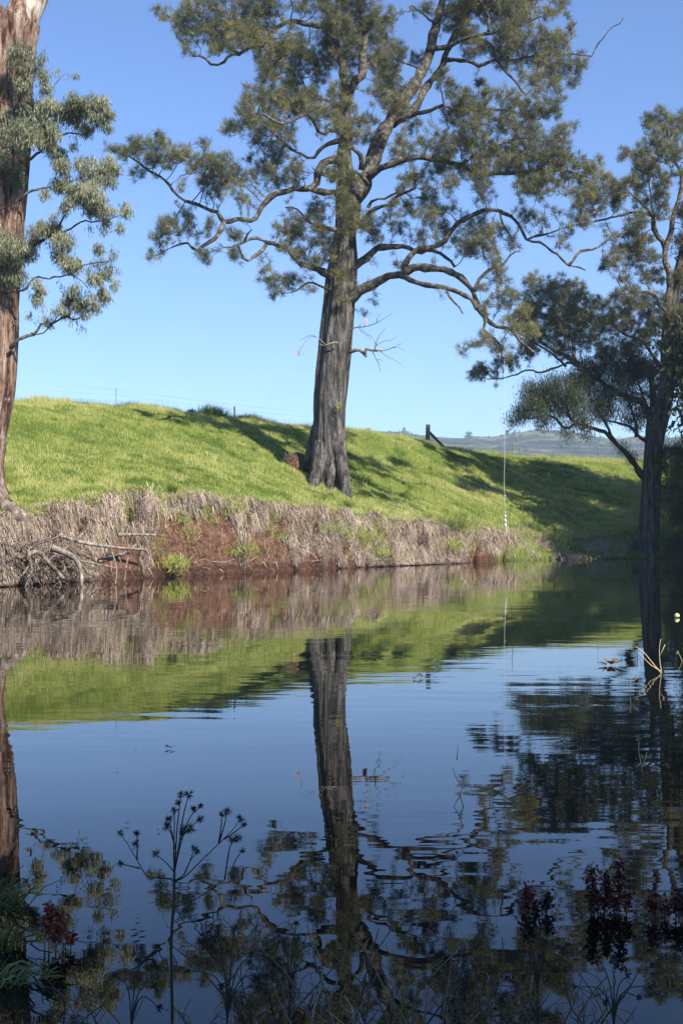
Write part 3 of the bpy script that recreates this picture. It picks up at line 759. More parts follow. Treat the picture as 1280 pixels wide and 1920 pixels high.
oak2_limbs = [
    L1([(1256, 590), (1254, 560), (1250, 530), (1248, 504), (1246, 467), (1256, 437), (1256, 413), (1265, 388), (1275, 352), (1273, 322), (1263, 307), (1250, 270)], -1.0, 11, 2.5, 0),
    L1([(1247, 470), (1240, 453), (1228, 433), (1220, 406), (1208, 400), (1186, 398), (1163, 405), (1131, 409), (1100, 418)], -2.5, 7, 1.5, 0),
    L1([(1218, 404), (1205, 385), (1195, 372), (1180, 360)], -2.5, 4, 1.5, -1.3),
    L1([(1230, 436), (1215, 345), (1222, 320), (1232, 310)], 1.0, 3, 1.5, -0.6),
    L1([(1258, 600), (1250, 585), (1237, 572), (1226, 554), (1205, 548), (1179, 550), (1152, 556)], -2.5, 6, 1.5, 0),
    L1([(1230, 812), (1208, 787), (1201, 759), (1179, 744), (1150, 730), (1129, 712), (1100, 694), (1071, 683), (1043, 690), (1014, 696), (992, 692), (964, 703), (938, 710), (915, 712)], 9.5, 9, 1.3, 0),
    L1([(1082, 684), (1079, 668), (1075, 651), (1068, 629), (1050, 600), (1040, 570)], 7.5, 6, 1.5, 5.2),
    L1([(1076, 684), (1060, 668), (1040, 660), (1015, 640), (990, 612)], 9.0, 5, 1.5, 5.4),
    L1([(1240, 690), (1222, 660), (1200, 640), (1170, 625), (1140, 605), (1110, 590)], 3.0, 6, 1.5, 0),
    L1([(1262, 742), (1275, 735), (1300, 750), (1330, 740)], -1.0, 8, 4, -0.4),
    L1([(1262, 560), (1280, 540), (1310, 520), (1350, 500)], 0, 7, 3, 0),
    L1([(1060, 687), (1030, 660), (1000, 640), (965, 620)], 9.5, 4, 1.5, 6.0)]
oak2_paths = add_limbs(oak2, oak2_limbs, M['branch_bark'])
oak2_blobs = [(1240, 215, 13), (1215, 227, 13), (1225, 255, 20), (1258, 240, 20), (1282, 232, 20), (1200, 277, 10), (1175, 285, 12), (1165, 300, 8), (1210, 300, 20), (1250, 290, 20), (1285, 280, 20), (1220, 322, 16), (1195, 322, 12), (1240, 342, 16), (1272, 330, 12), (1200, 350, 16), (1230, 370, 18), (1200, 380, 14), (1150, 350, 16), (1150, 380, 16), (1165, 365, 14), (1180, 340, 12),
    (1180, 460, 20), (1160, 472, 13), (1200, 450, 14), (1222, 480, 12), (1150, 490, 14), (1190, 490, 20), (1170, 520, 13), (1132, 500, 10), (1210, 520, 13), (1180, 550, 16), (1152, 556, 10), (1210, 560, 16), (1235, 560, 14), (1270, 520, 14), (1282, 450, 16), (1265, 592, 16), (1235, 600, 16), (1220, 620, 16), (1190, 572, 12), (1260, 640, 16), (1238, 650, 12), (1285, 400, 14), (1290, 340, 20),
    (1000, 530, 17), (1022, 545, 20), (1050, 540, 20), (1080, 545, 17), (1000, 570, 26), (1040, 575, 28), (1080, 580, 26), (1110, 572, 17), (985, 600, 22), (1030, 610, 26), (1070, 615, 26), (1100, 600, 17), (1130, 602, 20), (1160, 602, 20), (1182, 612, 17), (1000, 640, 22), (1040, 648, 20), (1090, 640, 20), (1120, 630, 16), (1150, 635, 14),
    (905, 690, 11), (890, 695, 12), (905, 705, 10), (885, 710, 8), (925, 700, 9), (985, 662, 15), (935, 682, 11), (928, 726, 4), (960, 680, 12), (1060, 665, 14),
    (1200, 640, 20), (1225, 690, 18), (1165, 655, 18), (1130, 660, 18), (1230, 520, 16), (1200, 415, 16), (1180, 430, 16), (1150, 440, 14), (1240, 400, 16), (1215, 590, 18), (1175, 580, 16), (1140, 575, 14), (1270, 690, 18), (1275, 640, 18), (1330, 610, 50), (1390, 560, 60), (1340, 690, 40), (1300, 600, 40), (1330, 500, 50), (1320, 400, 40), (1320, 720, 40)]
att = blob_points(oak2_blobs, D1, oak2_limbs, 76, 0.9, grow_r=1.22, gap=-.22)
seeds = np.concatenate([resample(p, 0.35) for p in oak2_paths])
pos, par = grow(seeds[:, :3], att, 0.30, 0.33, 70, 0.28, 0.08)
tw = MB(); r, kids = twig_tubes(tw, pos, par, len(seeds), seeds[:, 3], 0.009)
tag(tw.build('twigs', M['branch_bark'], oak2), kind='stuff')
tag(oak_foliage(pos, par, r, kids, len(seeds), att, 'crown', oak2, M['oak_leaf'], 30, 0.019, 0.45, 1.0, 1.1), kind='stuff')

# --- the dark drooping tree behind it
D2 = 69.5
L2 = lambda pts, dend, r0, r1, d0=0.0: limb_points(pts, D2, dend, r0, r1, d0)
base = on_ground(1208, D2)
drp = empty('weeping_tree', base, 'dark weeping tree with drooping foliage behind the right river oak', 'tree')
tpts = [(1204, 1035, 14), (1207, 990, 11), (1211, 930, 10), (1214, 880, 10), (1216, 840, 9), (1218, 800, 8), (1224, 760, 7), (1222, 720, 6), (1215, 690, 4)]
tp3 = np.array([list(P(x, y, D2)) + [q / F * D2] for x, y, q in tpts]); tp3[0, 2] = base[2] - .4
mb = MB(); trunk_mesh(mb, tp3, 24, 0.10, (0.3, 0.6, 3), 5.2, 5); mb.build('trunk', M['oak_bark'], drp, smooth=True)
drp_limbs = [
    L2([(1213, 905), (1194, 881), (1175, 856), (1157, 833), (1140, 819), (1123, 810), (1102, 798), (1080, 794), (1057, 802), (1044, 790), (1025, 782), (1000, 785), (975, 782)], -2.0, 8, 1.4),
    L2([(1080, 794), (1068, 780), (1060, 768), (1055, 750), (1040, 730)], -2.0, 5, 1.4, -1.6),
    L2([(1216, 830), (1194, 819), (1182, 808), (1165, 796), (1140, 792), (1120, 780)], -1.5, 5, 1.4),
    L2([(1146, 822), (1138, 800), (1125, 775), (1110, 750), (1090, 725)], 1.5, 4, 1.4, -1.0),
    L2([(1192, 818), (1190, 795), (1182, 765), (1170, 735), (1160, 700)], 1.5, 4, 1.4, -0.4),
    L2([(1220, 780), (1205, 750), (1195, 720), (1185, 680)], 1.0, 4, 1.2),
    L2([(1216, 880), (1240, 850), (1262, 840), (1285, 850), (1310, 870)], -2.5, 5, 2, -0.3),
    L2([(1213, 930), (1240, 915), (1268, 920), (1300, 940)], -3.0, 4, 2, -0.3)]
drp_paths = add_limbs(drp, drp_limbs, M['branch_bark'])
drp_blobs = [(1200, 680, 22), (1230, 720, 18), (1235, 760, 16), (1205, 770, 16), (1175, 690, 22), (1140, 665, 16), (1100, 680, 18), (1080, 705, 18), (1225, 800, 14), (1190, 790, 12), (1120, 760, 18), (1015, 745, 20), (1000, 732, 17), (1030, 720, 20), (1060, 730, 26), (1040, 758, 26), (1000, 762, 22), (975, 775, 15), (960, 785, 10), (1080, 758, 26), (1020, 785, 12), (1100, 722, 22), (1130, 742, 22), (1160, 720, 26), (1190, 700, 20), (1200, 740, 16), (1150, 690, 20), (1120, 692, 16), (1182, 662, 16), (1210, 690, 16), (1090, 788, 14), (1130, 778, 14), (1170, 785, 12), (1058, 798, 10), (985, 745, 10), (1110, 700, 14), (1175, 750, 16), (1150, 765, 10), (1060, 815, 6), (1100, 812, 8), (1185, 855, 8), (1165, 840, 7),
    (1270, 842, 14), (1250, 860, 18), (1275, 880, 18), (1258, 905, 18), (1240, 875, 13), (1282, 930, 18), (1266, 965, 16), (1278, 1005, 14), (1240, 842, 12), (1228, 860, 9), (1290, 850, 25), (1300, 900, 30), (1300, 960, 30), (1250, 935, 12), (1290, 1015, 20), (1262, 1020, 10)]
att = blob_points(drp_blobs, D2, drp_limbs, 42, 0.7, gap=-.2, gap_f=1.4)
seeds = np.concatenate([resample(p, 0.35) for p in drp_paths])
pos, par = grow(seeds[:, :3], att, 0.30, 0.30, 70, 0.2, 0.0)
tw = MB(); r, kids = twig_tubes(tw, pos, par, len(seeds), seeds[:, 3], 0.007)
tag(tw.build('twigs', M['branch_bark'], drp), kind='stuff')
fm = MB()
cen = np.concatenate([pos[len(seeds):], att])
tn = 0.45 + fbm(cen[:, 0] * 0.7 + 20, cen[:, 2] * 0.7 + 20, 3) * 0.9
leaves(fm, cen, 24, (0.12, 0.26), (0.018, 0.034), tn, 0.42, 0.20)
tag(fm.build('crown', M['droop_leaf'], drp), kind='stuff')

# --- the gum tree at the left edge
D3 = 34.0
L3 = lambda pts, dend, r0, r1, d0=0.0: limb_points(pts, D3, dend, r0, r1, d0)
base = on_ground(-50, D3)
gum = empty('gum_tree', base, 'big gum tree with peeling reddish bark at the left edge', 'tree')
tpts = [(-62, 1000, 95), (-62, 965, 84), (-62, 930, 74), (-60, 880, 66), (-54, 835, 63), (-46, 790, 63), (-36, 740, 63), (-31, 690, 63), (-27, 620, 61), (-22, 520, 58), (-16, 430, 59), (-9, 360, 58), (-4, 300, 57), (2, 200, 56), (6, 130, 56), (10, 70, 58), (14, 40, 60)]
tp4 = np.array([list(P(x, y, D3)) + [q / F * D3] for x, y, q in tpts]); tp4[0, 2] = base[2] - .5
mb = MB(); trunk_mesh(mb, tp4, 64, 0.06, (0.2, 0.8, 4), 2.2, 7); mb.build('trunk', M['gum_bark'], gum, smooth=True)
for pts, r0, r1, d0, d1 in (([(15, 90), (36, 45), (58, 0), (80, -50), (110, -120), (150, -220)], 46, 24, 0, 1.5), ([(5, 80), (-20, 30), (-50, -30), (-90, -110), (-120, -200)], 46, 22, 0, -1.0)):
    mb = MB(); trunk_mesh(mb, L3(pts, d1, r0, r1, d0), 40, 0.05, None, 4.0, 6); mb.build('limb', M['gum_bark'], gum, smooth=True)
for pts, r0, r1, d0, d1 in (([(-30, 900), (-4, 935), (18, 955), (36, 968), (45, 985), (42, 1008), (36, 1030)], 30, 13, -0.6, -1.3), ([(-60, 930), (-30, 962), (-5, 985), (8, 1010), (6, 1045), (0, 1085)], 34, 10, -0.9, -2.1), ([(-90, 940), (-80, 990), (-60, 1040), (-50, 1090)], 40, 14, -0.9, -2.2)):
    s = resample(smooth_path(L3(pts, d1, r0, r1, d0), 6), 0.06)
    mb = MB(); tube(mb, s[:, :3], s[:, 3] * (1 + 0.05 * rng.normal(0, 1, len(s))), 16); mb.build('root', M['root_bark'], gum, smooth=True)
gum_limbs = [
    L3([(20, 655), (34, 641), (61, 623), (75, 610), (101, 604), (122, 598), (146, 596), (168, 584), (185, 575)], -0.8, 4.5, 1.2, -0.6),
    L3([(61, 623), (77, 624), (95, 608), (110, 590)], -0.9, 2.2, 1.0, -0.7),
    L3([(0, 548), (34, 542), (51, 533), (63, 518), (85, 519), (101, 520), (118, 517), (132, 514), (150, 525), (165, 540)], -1.2, 3.5, 1.0, -0.8),
    L3([(132, 514), (155, 500), (180, 495), (205, 490)], -1.3, 2.0, .9, -1.1),
    L3([(15, 485), (45, 468), (73, 454), (87, 450), (110, 438), (130, 425), (150, 417), (175, 417), (205, 410), (235, 400)], -1.0, 5, .9, -.6),
    L3([(110, 438), (120, 410), (140, 385), (165, 360), (185, 340)], -1.4, 3, 1.0, -.8),
    L3([(30, 330), (47, 310), (75, 280), (101, 258), (120, 254), (146, 252), (162, 252), (185, 235)], -1.1, 4, 1, -.6),
    L3([(85, 272), (95, 235), (120, 215), (150, 200), (185, 195)], -1.5, 3, 1, -.8),
    L3([(75, 280), (80, 240), (95, 175), (108, 155), (122, 138)], -1.0, 2.2, .5, -.8),
    L3([(35, 378), (47, 368), (67, 360), (90, 355), (130, 350), (170, 335), (205, 315)], -.9, 3.5, 1, -.6),
    L3([(25, 230), (40, 190), (55, 140), (65, 110), (80, 120)], -1.6, 4, 1, -.7),
    L3([(20, 330), (25, 280), (30, 240), (20, 215)], -1.9, 4, 1, -.8),
    L3([(10, 520), (20, 480), (30, 445), (45, 440)], -1.8, 4, 1, -.8)]
gum_paths = add_limbs(gum, gum_limbs, M['branch_bark'], 0.15)
gum_blobs = [(40, 95, 20), (60, 130, 16), (74, 108, 10), (80, 140, 10), (30, 130, 20), (85, 165, 12), (45, 160, 16), (18, 235, 28), (60, 210, 24), (90, 205, 20), (112, 205, 16), (50, 250, 28), (15, 285, 28), (80, 250, 20), (100, 240, 18), (30, 330, 18), (140, 188, 15), (165, 190, 15), (190, 192, 14), (150, 215, 20), (185, 215, 18), (202, 210, 12), (130, 208, 16), (205, 240, 7), (160, 242, 11), (110, 290, 15), (95, 270, 14), (115, 310, 14), (150, 305, 10), (170, 300, 8), (205, 300, 11), (215, 318, 10), (190, 320, 16), (165, 330, 16), (130, 345, 16), (150, 360, 23), (180, 355, 23), (110, 345, 13), (205, 340, 12), (85, 362, 8), (130, 385, 16), (165, 388, 16), (190, 392, 12), (208, 395, 8), (238, 396, 8), (236, 384, 6), (200, 415, 7), (226, 426, 7), (175, 424, 8), (195, 430, 6), (100, 430, 16), (120, 448, 18), (80, 425, 14), (95, 402, 9), (60, 432, 12), (30, 450, 24), (15, 480, 28), (50, 470, 18), (60, 445, 16), (28, 512, 20), (125, 490, 15), (110, 475, 12), (150, 488, 12), (140, 500, 14), (170, 500, 10), (186, 464, 8), (200, 480, 17), (195, 500, 15), (210, 508, 12), (180, 520, 13), (216, 533, 6), (140, 540, 10), (130, 560, 14), (150, 570, 14), (170, 560, 12), (195, 550, 12), (110, 582, 12), (90, 600, 9), (70, 560, 11), (76, 545, 9), (70, 530, 8), (125, 590, 9), (160, 590, 6), (180, 575, 8), (55, 590, 4), (135, 602, 4), (155, 614, 3), (135, 150, 4), (142, 140, 4), (108, 133, 3), (-30, 420, 30), (-40, 250, 30), (80, 95, 6), (140, 274, 5)]
att = blob_points(gum_blobs, D3, gum_limbs, 700, 0.25, 1.3, 0, 1.12, -.12, 1.9)
seeds = np.concatenate([resample(p, 0.15) for p in gum_paths])
pos, par = grow(seeds[:, :3], att, 0.12, 0.13, 70, 0.2, 0.0)
tw = MB(); r, kids = twig_tubes(tw, pos, par, len(seeds), seeds[:, 3], 0.003, 2.3, 0.03)
tag(tw.build('twigs', M['branch_bark'], gum), kind='stuff')
fm = MB()
cen = np.concatenate([pos[len(seeds):], att])
k = rng.random(len(cen)) < .9; cen = cen[k]
tn = 0.45 + fbm(cen[:, 0] * 2.2 + 20, cen[:, 2] * 2.2 + 20, 3) * 1.3
leaves(fm, cen, 6, (0.09, 0.17), (0.014, 0.026), tn, 0.36, 0.05)
print('gum', len(cen))
tag(fm.build('crown', M['gum_leaf'], gum), kind='stuff')

# --- trees outside the frame that shade the near bank and the right end of the far bank
def shade_tree(loc, h, R, label, mat, n=2600, ls=0.30, low=0.35):
    root = empty('bank_tree', loc, label, 'tree')
    loc = np.array(loc, float)
    path = np.array([[*(loc + np.array([0, 0, -.4])), .42], [*(loc + np.array([.2, .1, h * .35])), .32], [*(loc + np.array([-.1, .3, h * .7])), .2], [*(loc + np.array([0, 0, h * .95])), .05]])
    mb = MB(); trunk_mesh(mb, path, 24, .08, (.4, .6, 4), 1.0, 5); mb.build('trunk', M['oak_bark'], root, smooth=True)
    c0 = loc + np.array([0, 0, h * (1 + low) / 2])
    lobes = c0 + norm(rng.normal(0, 1, (26, 3))) * np.array([R, R, h * (1 - low) / 2]) * rng.uniform(.35, .85, (26, 1))
    seeds = resample(path, .4)[4:]
    a = np.concatenate([l + norm(rng.normal(0, 1, (16, 3))) * rng.random((16, 1)) ** .4 * R * .36 for l in lobes])
    pos, par = grow(seeds[:, :3], a, .5, .6, 50, .2, .1)
    tw = MB(); twig_tubes(tw, pos, par, len(seeds), seeds[:, 3], .012, 2.2, .15); tag(tw.build('twigs', M['branch_bark'], root), kind='stuff')
    cen = np.concatenate([pos[len(seeds):], a, a + rng.normal(0, .4, a.shape)])
    fm = MB(); leaves(fm, cen, 22, (ls * .7, ls * 1.4), (ls * .25, ls * .5), .45 + fbm(cen[:, 0], cen[:, 2]) * .8, .7, .32)
    tag(fm.build('crown', mat, root), kind='stuff')
shade_tree((6.0, -5.2, 1.0), 13.5, 5.6, 'leafy tree on the near bank behind the camera', M['droop_leaf'])
shade_tree((1.2, -4.6, 0.9), 8.0, 3.6, 'low bushy tree on the near bank beside the camera', M['droop_leaf'], ls=.22, low=.3)
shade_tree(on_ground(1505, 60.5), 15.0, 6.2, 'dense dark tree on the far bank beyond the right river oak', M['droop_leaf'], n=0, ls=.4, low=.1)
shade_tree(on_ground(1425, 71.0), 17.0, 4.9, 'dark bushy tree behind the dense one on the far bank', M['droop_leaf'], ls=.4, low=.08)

# ------------------------------------------------------------------ grass on the slope and the dead grass on the cut bank
def sample_ground(n, px0, px1, fd0, fd1):
    """even by area between the lip (0), the mid-slope (1) and the ridge (2)"""
    out = []
    tot = 0
    while tot < n:
        m_ = n * 2
        x = rng.uniform(-17, 32, m_); y = rng.uniform(29, 96, m_)
        px = CX + F * x / y
        D, _ = knots(px)
        lip, ridge = D[:, 5], D[:, 10]
        f = (y - lip) / (ridge - lip)
        k = (px > px0) & (px < px1) & (f > fd0) & (f < fd1)
        out.append(np.stack([x[k], y[k], f[k], px[k]], 1)); tot += k.sum()
    return np.concatenate(out)[:n]
def blades(mb, p, L, W, lean, tint, two=False):
    n = len(p)
    d = norm(np.array([0, 0, 1.0]) + lean * rng.normal(0, 1, (n, 3)) * np.array([1, 1, .2]))
    s = norm(np.cross(d, rng.normal(0, 1, (n, 3)))) * (W / 2)[:, None]
    tip = p + d * L[:, None]
    v = np.stack([p - s, p + s, tip], 1).reshape(-1, 3)
    mb.add(v, np.arange(len(v)).reshape(-1, 3), None, np.repeat(np.clip(tint, 0, 1), 3))
sp = sample_ground(460000, -60, 1330, -0.035, 1.04)
# right of the cut the grass runs down to the water
sp2 = []
x = rng.uniform(4, 32, 160000); y = rng.uniform(55, 78, 160000)
px = CX + F * x / y; D, _ = knots(px)
k = (px > 930) & (px < 1330) & (y > D[:, 2] + .12) & (y < D[:, 5] + .3)
sp2 = np.stack([x[k], y[k], 0 * x[k], px[k]], 1)[:60000]
sp = np.concatenate([sp, sp2])
z = ground_z(sp[:, 0], sp[:, 1])
p = np.stack([sp[:, 0], sp[:, 1], z - 0.02], 1)
an = rng.uniform(0, 6.28, 5200); rr_ = .7 + np.abs(rng.normal(0, .45, 5200))
fx = base0[0] + rr_ * np.cos(an); fy = base0[1] + rr_ * np.sin(an)
p = np.concatenate([p, np.stack([fx, fy, ground_z(fx, fy) - .02], 1)])
sp = np.concatenate([sp, np.stack([fx, fy, 0 * fx + .3, 0 * fx + 618], 1)])
cl = fbm(p[:, 0] * 1.7, p[:, 1] * 1.7, 4); big = fbm(p[:, 0] * 0.25 + 9, p[:, 1] * 0.25, 3)
L = rng.uniform(0.06, 0.20, len(p)) * (1 + 1.8 * np.clip(cl, -.3, .5)) * (1 + 0.8 * np.clip((sp[:, 2] - .93) / .08, 0, 1))
L *= 1 + 0.5 * (sp[:, 3] > 930) * (sp[:, 2] < .1)
tn = 0.54 + 0.9 * big + 0.6 * cl + rng.normal(0, 0.16, len(p)) - .45 * (fbm(p[:, 0] * .9 + 33, p[:, 1] * .9 + 7, 4) > .17) + 0.10 * np.clip((sp[:, 2] - .8) / .2, 0, 1)
gm = MB(); blades(gm, p, L, rng.uniform(.010, .024, len(p)), 0.38, tn)
tag(gm.build('grass', M['grass'], None), kind='stuff')
ws = sample_ground(150, -20, 1150, .02, .95); gm = MB()
for x_, y_, f_, px_ in ws:
    n = rng.integers(14, 60); c = np.array([x_, y_, 0]); pp = c + rng.normal(0, rng.uniform(.06, .22), (n, 3)) * (1, 1, 0)
    pp[:, 2] = ground_z(pp[:, 0], pp[:, 1]) - .01
    blades(gm, pp, rng.uniform(.12, .34, n), rng.uniform(.02, .045, n), .7, rng.choice([.05, .15, .95], p=[.45, .35, .2]) + rng.normal(0, .06, n))
tag(gm.build('pasture_weeds', M['grass'], None), kind='stuff')
# long seeding grass along the skyline
sp = sample_ground(9000, -20, 1180, 0.95, 1.03)
p = np.stack([sp[:, 0], sp[:, 1], ground_z(sp[:, 0], sp[:, 1]) - .02], 1)
k = rng.random(len(p)) < .35 + 1.2 * np.clip(fbm(p[:, 0] * .6 + 70, p[:, 1] * .6, 3), -.3, .6) * 2
p = p[k]
gm = MB(); blades(gm, p, rng.uniform(.2, .55, len(p)), rng.uniform(.008, .016, len(p)), .22, .62 + rng.normal(0, .25, len(p)))
tag(gm.build('seeding_grass', M['grass'], None), kind='stuff')

# dead grass hanging over the cut bank
def bank_point(px, h):
    """point on the cut face: h 0 at the water, 1 at the lip"""
    D, _ = knots(px)
    y = D[:, 2] + (D[:, 5] - D[:, 2]) * h
    x = (px - CX) / F * y
    return np.stack([x, y, ground_z(x, y)], 1)
def bare_soil(px, h):
    """1 where the red earth shows"""
    px = px + 70 * fbm(px * .03 + 9, h * 5 + 4, 3)
    s = np.zeros_like(px)
    for (c, w, top, soft) in ((358, 82, .72, .10), (508, 42, .74, .1), (225, 55, .30, .08), (918, 34, .25, .08), (600, 40, .10, .05), (440, 40, .14, .06)):
        e = np.clip(1.25 - np.abs(px - c) / w, 0, 1) 
        s = np.maximum(s, np.clip(e * 2.2, 0, 1) * np.clip((top + .45 * fbm(px * .06, px * 0, 4) - h) / soft, 0, 1))
    return s
def hollow(px, h):
    s = np.zeros_like(px)
    for c, w, f0, f1, dp in HOLES:
        s = np.maximum(s, np.exp(-((px - c) / (w * 1.5)) ** 4) * ((h > f0 * .9) & (h < f1 + .02)))
    return s
n = 320000
px = rng.uniform(-60, 1010, n); h = .03 + 1.07 * rng.random(n) ** 1.45
hang = np.clip(2.6 * fbm(px * 0.09, h * 2.6, 4) + .55, 0.02, 1)
keep = (rng.random(n) > bare_soil(px, h - .04) * .995) & (rng.random(n) > hollow(px, h) * 1.25) & (rng.random(n) < hang * np.interp(px, [-60, 60, 820, 870, 920, 975], [.5, 1, 1, .6, .5, .0]))
px, h = px[keep], h[keep]
p0 = bank_point(px, np.minimum(h, 1.06))
nrm = np.array([0.80, -0.60, 0])
out = rng.uniform(.02, .24, len(px)) * np.clip(1 + 2.4 * fbm(px * .11, h * 3.5 + 11, 3), .2, 2.2) * np.interp(h, [.1, 1.0], [.7, 1.1])
Ls = rng.uniform(.10, .55, len(px)) * np.clip(1 + 1.6 * fbm(px * .05 + 40, h * 0 + 3, 3), .4, 1.8) * np.interp(h, [.05, .3, 1.0], [.55, .9, 1.1])
a = p0 + np.array([0, 0, .04]) + rng.normal(0, .02, p0.shape)
bpt = a + nrm * out[:, None] + np.stack([rng.normal(0, .07, len(px)), rng.normal(0, .07, len(px)), rng.uniform(-.06, .16, len(px)) * np.interp(h, [.7, 1.0], [1, .5])], 1)
c = bpt + nrm * (out * .5)[:, None] + np.stack([rng.normal(0, .06, len(px)), rng.normal(0, .06, len(px)), -Ls], 1)
c[:, 2] = np.maximum(c[:, 2], .02)
W = rng.uniform(.004, .012, len(px))
s = norm(np.cross(c - bpt, rng.normal(0, 1, c.shape))) * W[:, None]
v = np.stack([a - s, a + s, bpt + s, bpt - s, c], 1).reshape(-1, 3)
i5 = np.arange(len(px)) * 5
tn = np.clip(.50 + 1.8 * fbm(px * .14 + 5, h * 5 + 5, 4) + rng.normal(0, .18, len(px)), 0, 1)
dm = MB(); dm.add(v, np.stack([i5 + 3, i5 + 2, i5 + 4], 1), np.stack([i5, i5 + 1, i5 + 2, i5 + 3], 1), np.repeat(tn, 5))
tag(dm.build('dead_grass', M['dead_grass'], None), kind='stuff')
# where the living grass thins out over the lip: dry upright blades and green ones that droop
n = 26000
px = rng.uniform(-60, 1000, n); h = 1.02 + rng.normal(0, .20, n) + .35 * fbm(px * .03, px * 0 + 8, 4)
p = bank_point(px, h); dm = MB()
blades(dm, p - (0, 0, .02), rng.uniform(.10, .34, n), rng.uniform(.009, .02, n), .75, .55 + rng.normal(0, .25, n))
tag(dm.build('dry_lip_grass', M['dead_grass'], None), kind='stuff')
n = 22000
px = rng.uniform(-60, 1000, n); px = px[rng.random(n) < np.clip(2.2 * fbm(px * .035 + 60, px * 0 + 2, 3) + .45, .05, 1)]; n = len(px)
p = bank_point(px, 1.0 + rng.normal(0, .09, n)); gm = MB()
d = norm(np.array([.75, -.55, .35]) + rng.normal(0, .45, (n, 3))); l = rng.uniform(.12, .42, n)[:, None]
a = p + (0, 0, .05); c = a + d * l * .6; e = c + norm(d + np.array([0, 0, -1.5])) * l * .6
s_ = norm(np.cross(d, rng.normal(0, 1, (n, 3)))) * rng.uniform(.005, .010, (n, 1))
v = np.stack([a - s_, a + s_, c + s_, c - s_, e], 1).reshape(-1, 3); i5 = np.arange(n) * 5
gm.add(v, np.stack([i5 + 3, i5 + 2, i5 + 4], 1), np.stack([i5, i5 + 1, i5 + 2, i5 + 3], 1), np.repeat(np.clip(.55 + rng.normal(0, .22, n), 0, 1), 5))
tag(gm.build('drooping_lip_grass', M['grass'], None), kind='stuff')

# green tufts that hang on the cut bank and by the waterline
def tuft(px, h, n, L, W, spread, tint, name, label, mat='grass', group=None, lean=.55, dy=0.0):
    c = bank_point(np.array([float(px)]), np.array([h]))[0] if dy == 0 else on_ground(px, dy)
    if dy == 0: c = c + np.array([.8, -.6, .05]) * (.30 if px < 960 else .05)
    o = empty(name, c, label, 'plant', group)
    off = rng.normal(0, spread, (n, 2))
    p = np.stack([c[0] + off[:, 0], c[1] + off[:, 1], 0 * off[:, 0]], 1); p[:, 2] = np.maximum(ground_z(p[:, 0], p[:, 1]), 0) - .01 if (dy or px > 960) else np.maximum(c[2] + rng.normal(0, spread * .5, n), .0)
    mb = MB(); 
    l = rng.uniform(L[0], L[1], n); d = norm(np.array([0, 0, 1.0]) + lean * rng.normal(0, 1, (n, 3)) * np.array([1, 1, .2]) + .25 * np.array([.8, -.6, 0]))
    mid = p + d * (l * .6)[:, None]; tip = mid + norm(d + np.array([0, 0, -.9]) * rng.uniform(.2, 1, (n, 1))) * (l * .5)[:, None]
    s = norm(np.cross(d, rng.normal(0, 1, (n, 3)))) * (rng.uniform(W[0], W[1], n) / 2)[:, None]
    v = np.stack([p - s, p + s, mid + s * .8, mid - s * .8, tip], 1).reshape(-1, 3); i = np.arange(n) * 5
    mb.add(v, np.stack([i + 3, i + 2, i + 4], 1), np.stack([i, i + 1, i + 2, i + 3], 1), np.repeat(np.clip(tint + rng.normal(0, .12, n), 0, 1), 5))
    tag(mb.build('blades', M[mat], o), kind='stuff')
    return o
G = 'green tufts on the cut bank'
tuft(312, .06, 330, (.18, .42), (.012, .024), .22, .55, 'grass_tuft', 'bright green grass tuft at the water below the red earth scar', group=G)
tuft(340, .35, 90, (.12, .28), (.012, .022), .22, .55, 'grass_tuft', 'thin green tuft halfway up the red earth scar', group=G)
tuft(448, .14, 200, (.18, .4), (.012, .022), .24, .38, 'grass_tuft', 'olive green tuft between the two red earth scars', group=G)
tuft(425, .62, 130, (.2, .4), (.012, .022), .25, .4, 'grass_tuft', 'small dull green tuft high in the dead grass above the red scar', group=G)
tuft(612, .40, 230, (.2, .5), (.012, .022), .30, .30, 'grass_tuft', 'dark green weed patch in the dead grass right of the big trunk foot', group=G)
tuft(668, .35, 420, (.2, .5), (.012, .022), .40, .50, 'grass_tuft', 'broad green patch low in the dead grass below the big river oak', group=G)
tuft(700, .18, 260, (.2, .4), (.012, .022), .3, .52, 'grass_tuft', 'green fringe at the waterline below the broad green patch', group=G)
tuft(845, .75, 520, (.3, .7), (.014, .026), .45, .28, 'grass_tuft', 'dark green tall clump breaking the dead grass fringe', group=G)
tuft(838, .25, 260, (.2, .45), (.012, .022), .3, .42, 'grass_tuft', 'green tuft at the waterline under the tall dark clump', group=G)
wm = MB()
for i in range(70):
    c = bank_point(np.array([rng.uniform(170, 930)]), np.array([rng.uniform(.1, 1.02)]))[0]; n = rng.integers(20, 70)
    pp = c + rng.normal(0, rng.uniform(.08, .22), (n, 3)) * (1, 1, .35) + (.06, -.06, .04)
    blades(wm, pp, rng.uniform(.12, .4, n), rng.uniform(.010, .022, n), .65, rng.uniform(.15, .6) + rng.normal(0, .12, n))
tag(wm.build('bank_weeds', M['grass'], None), kind='stuff')
# dry patches on the slope right of the rope
for px_, h_, lab in ((965, .62, 'dry grass patch beside the end of the rope swing'), (1000, .8, 'pale dry grass patch on the slope right of the rope swing'), (1115, .3, 'brown dry grass clump at the water near the right river oak'), (1140, .45, 'dim dry grass clump in shade at the foot of the right river oak'), (1050, .12, 'small dry tuft at the waterline right of the rope swing')):
    tuft(px_, h_, 420, (.2, .5), (.012, .022), .5, .55, 'dry_tuft', lab, 'dead_grass', 'dry tufts by the right waterline', .6)
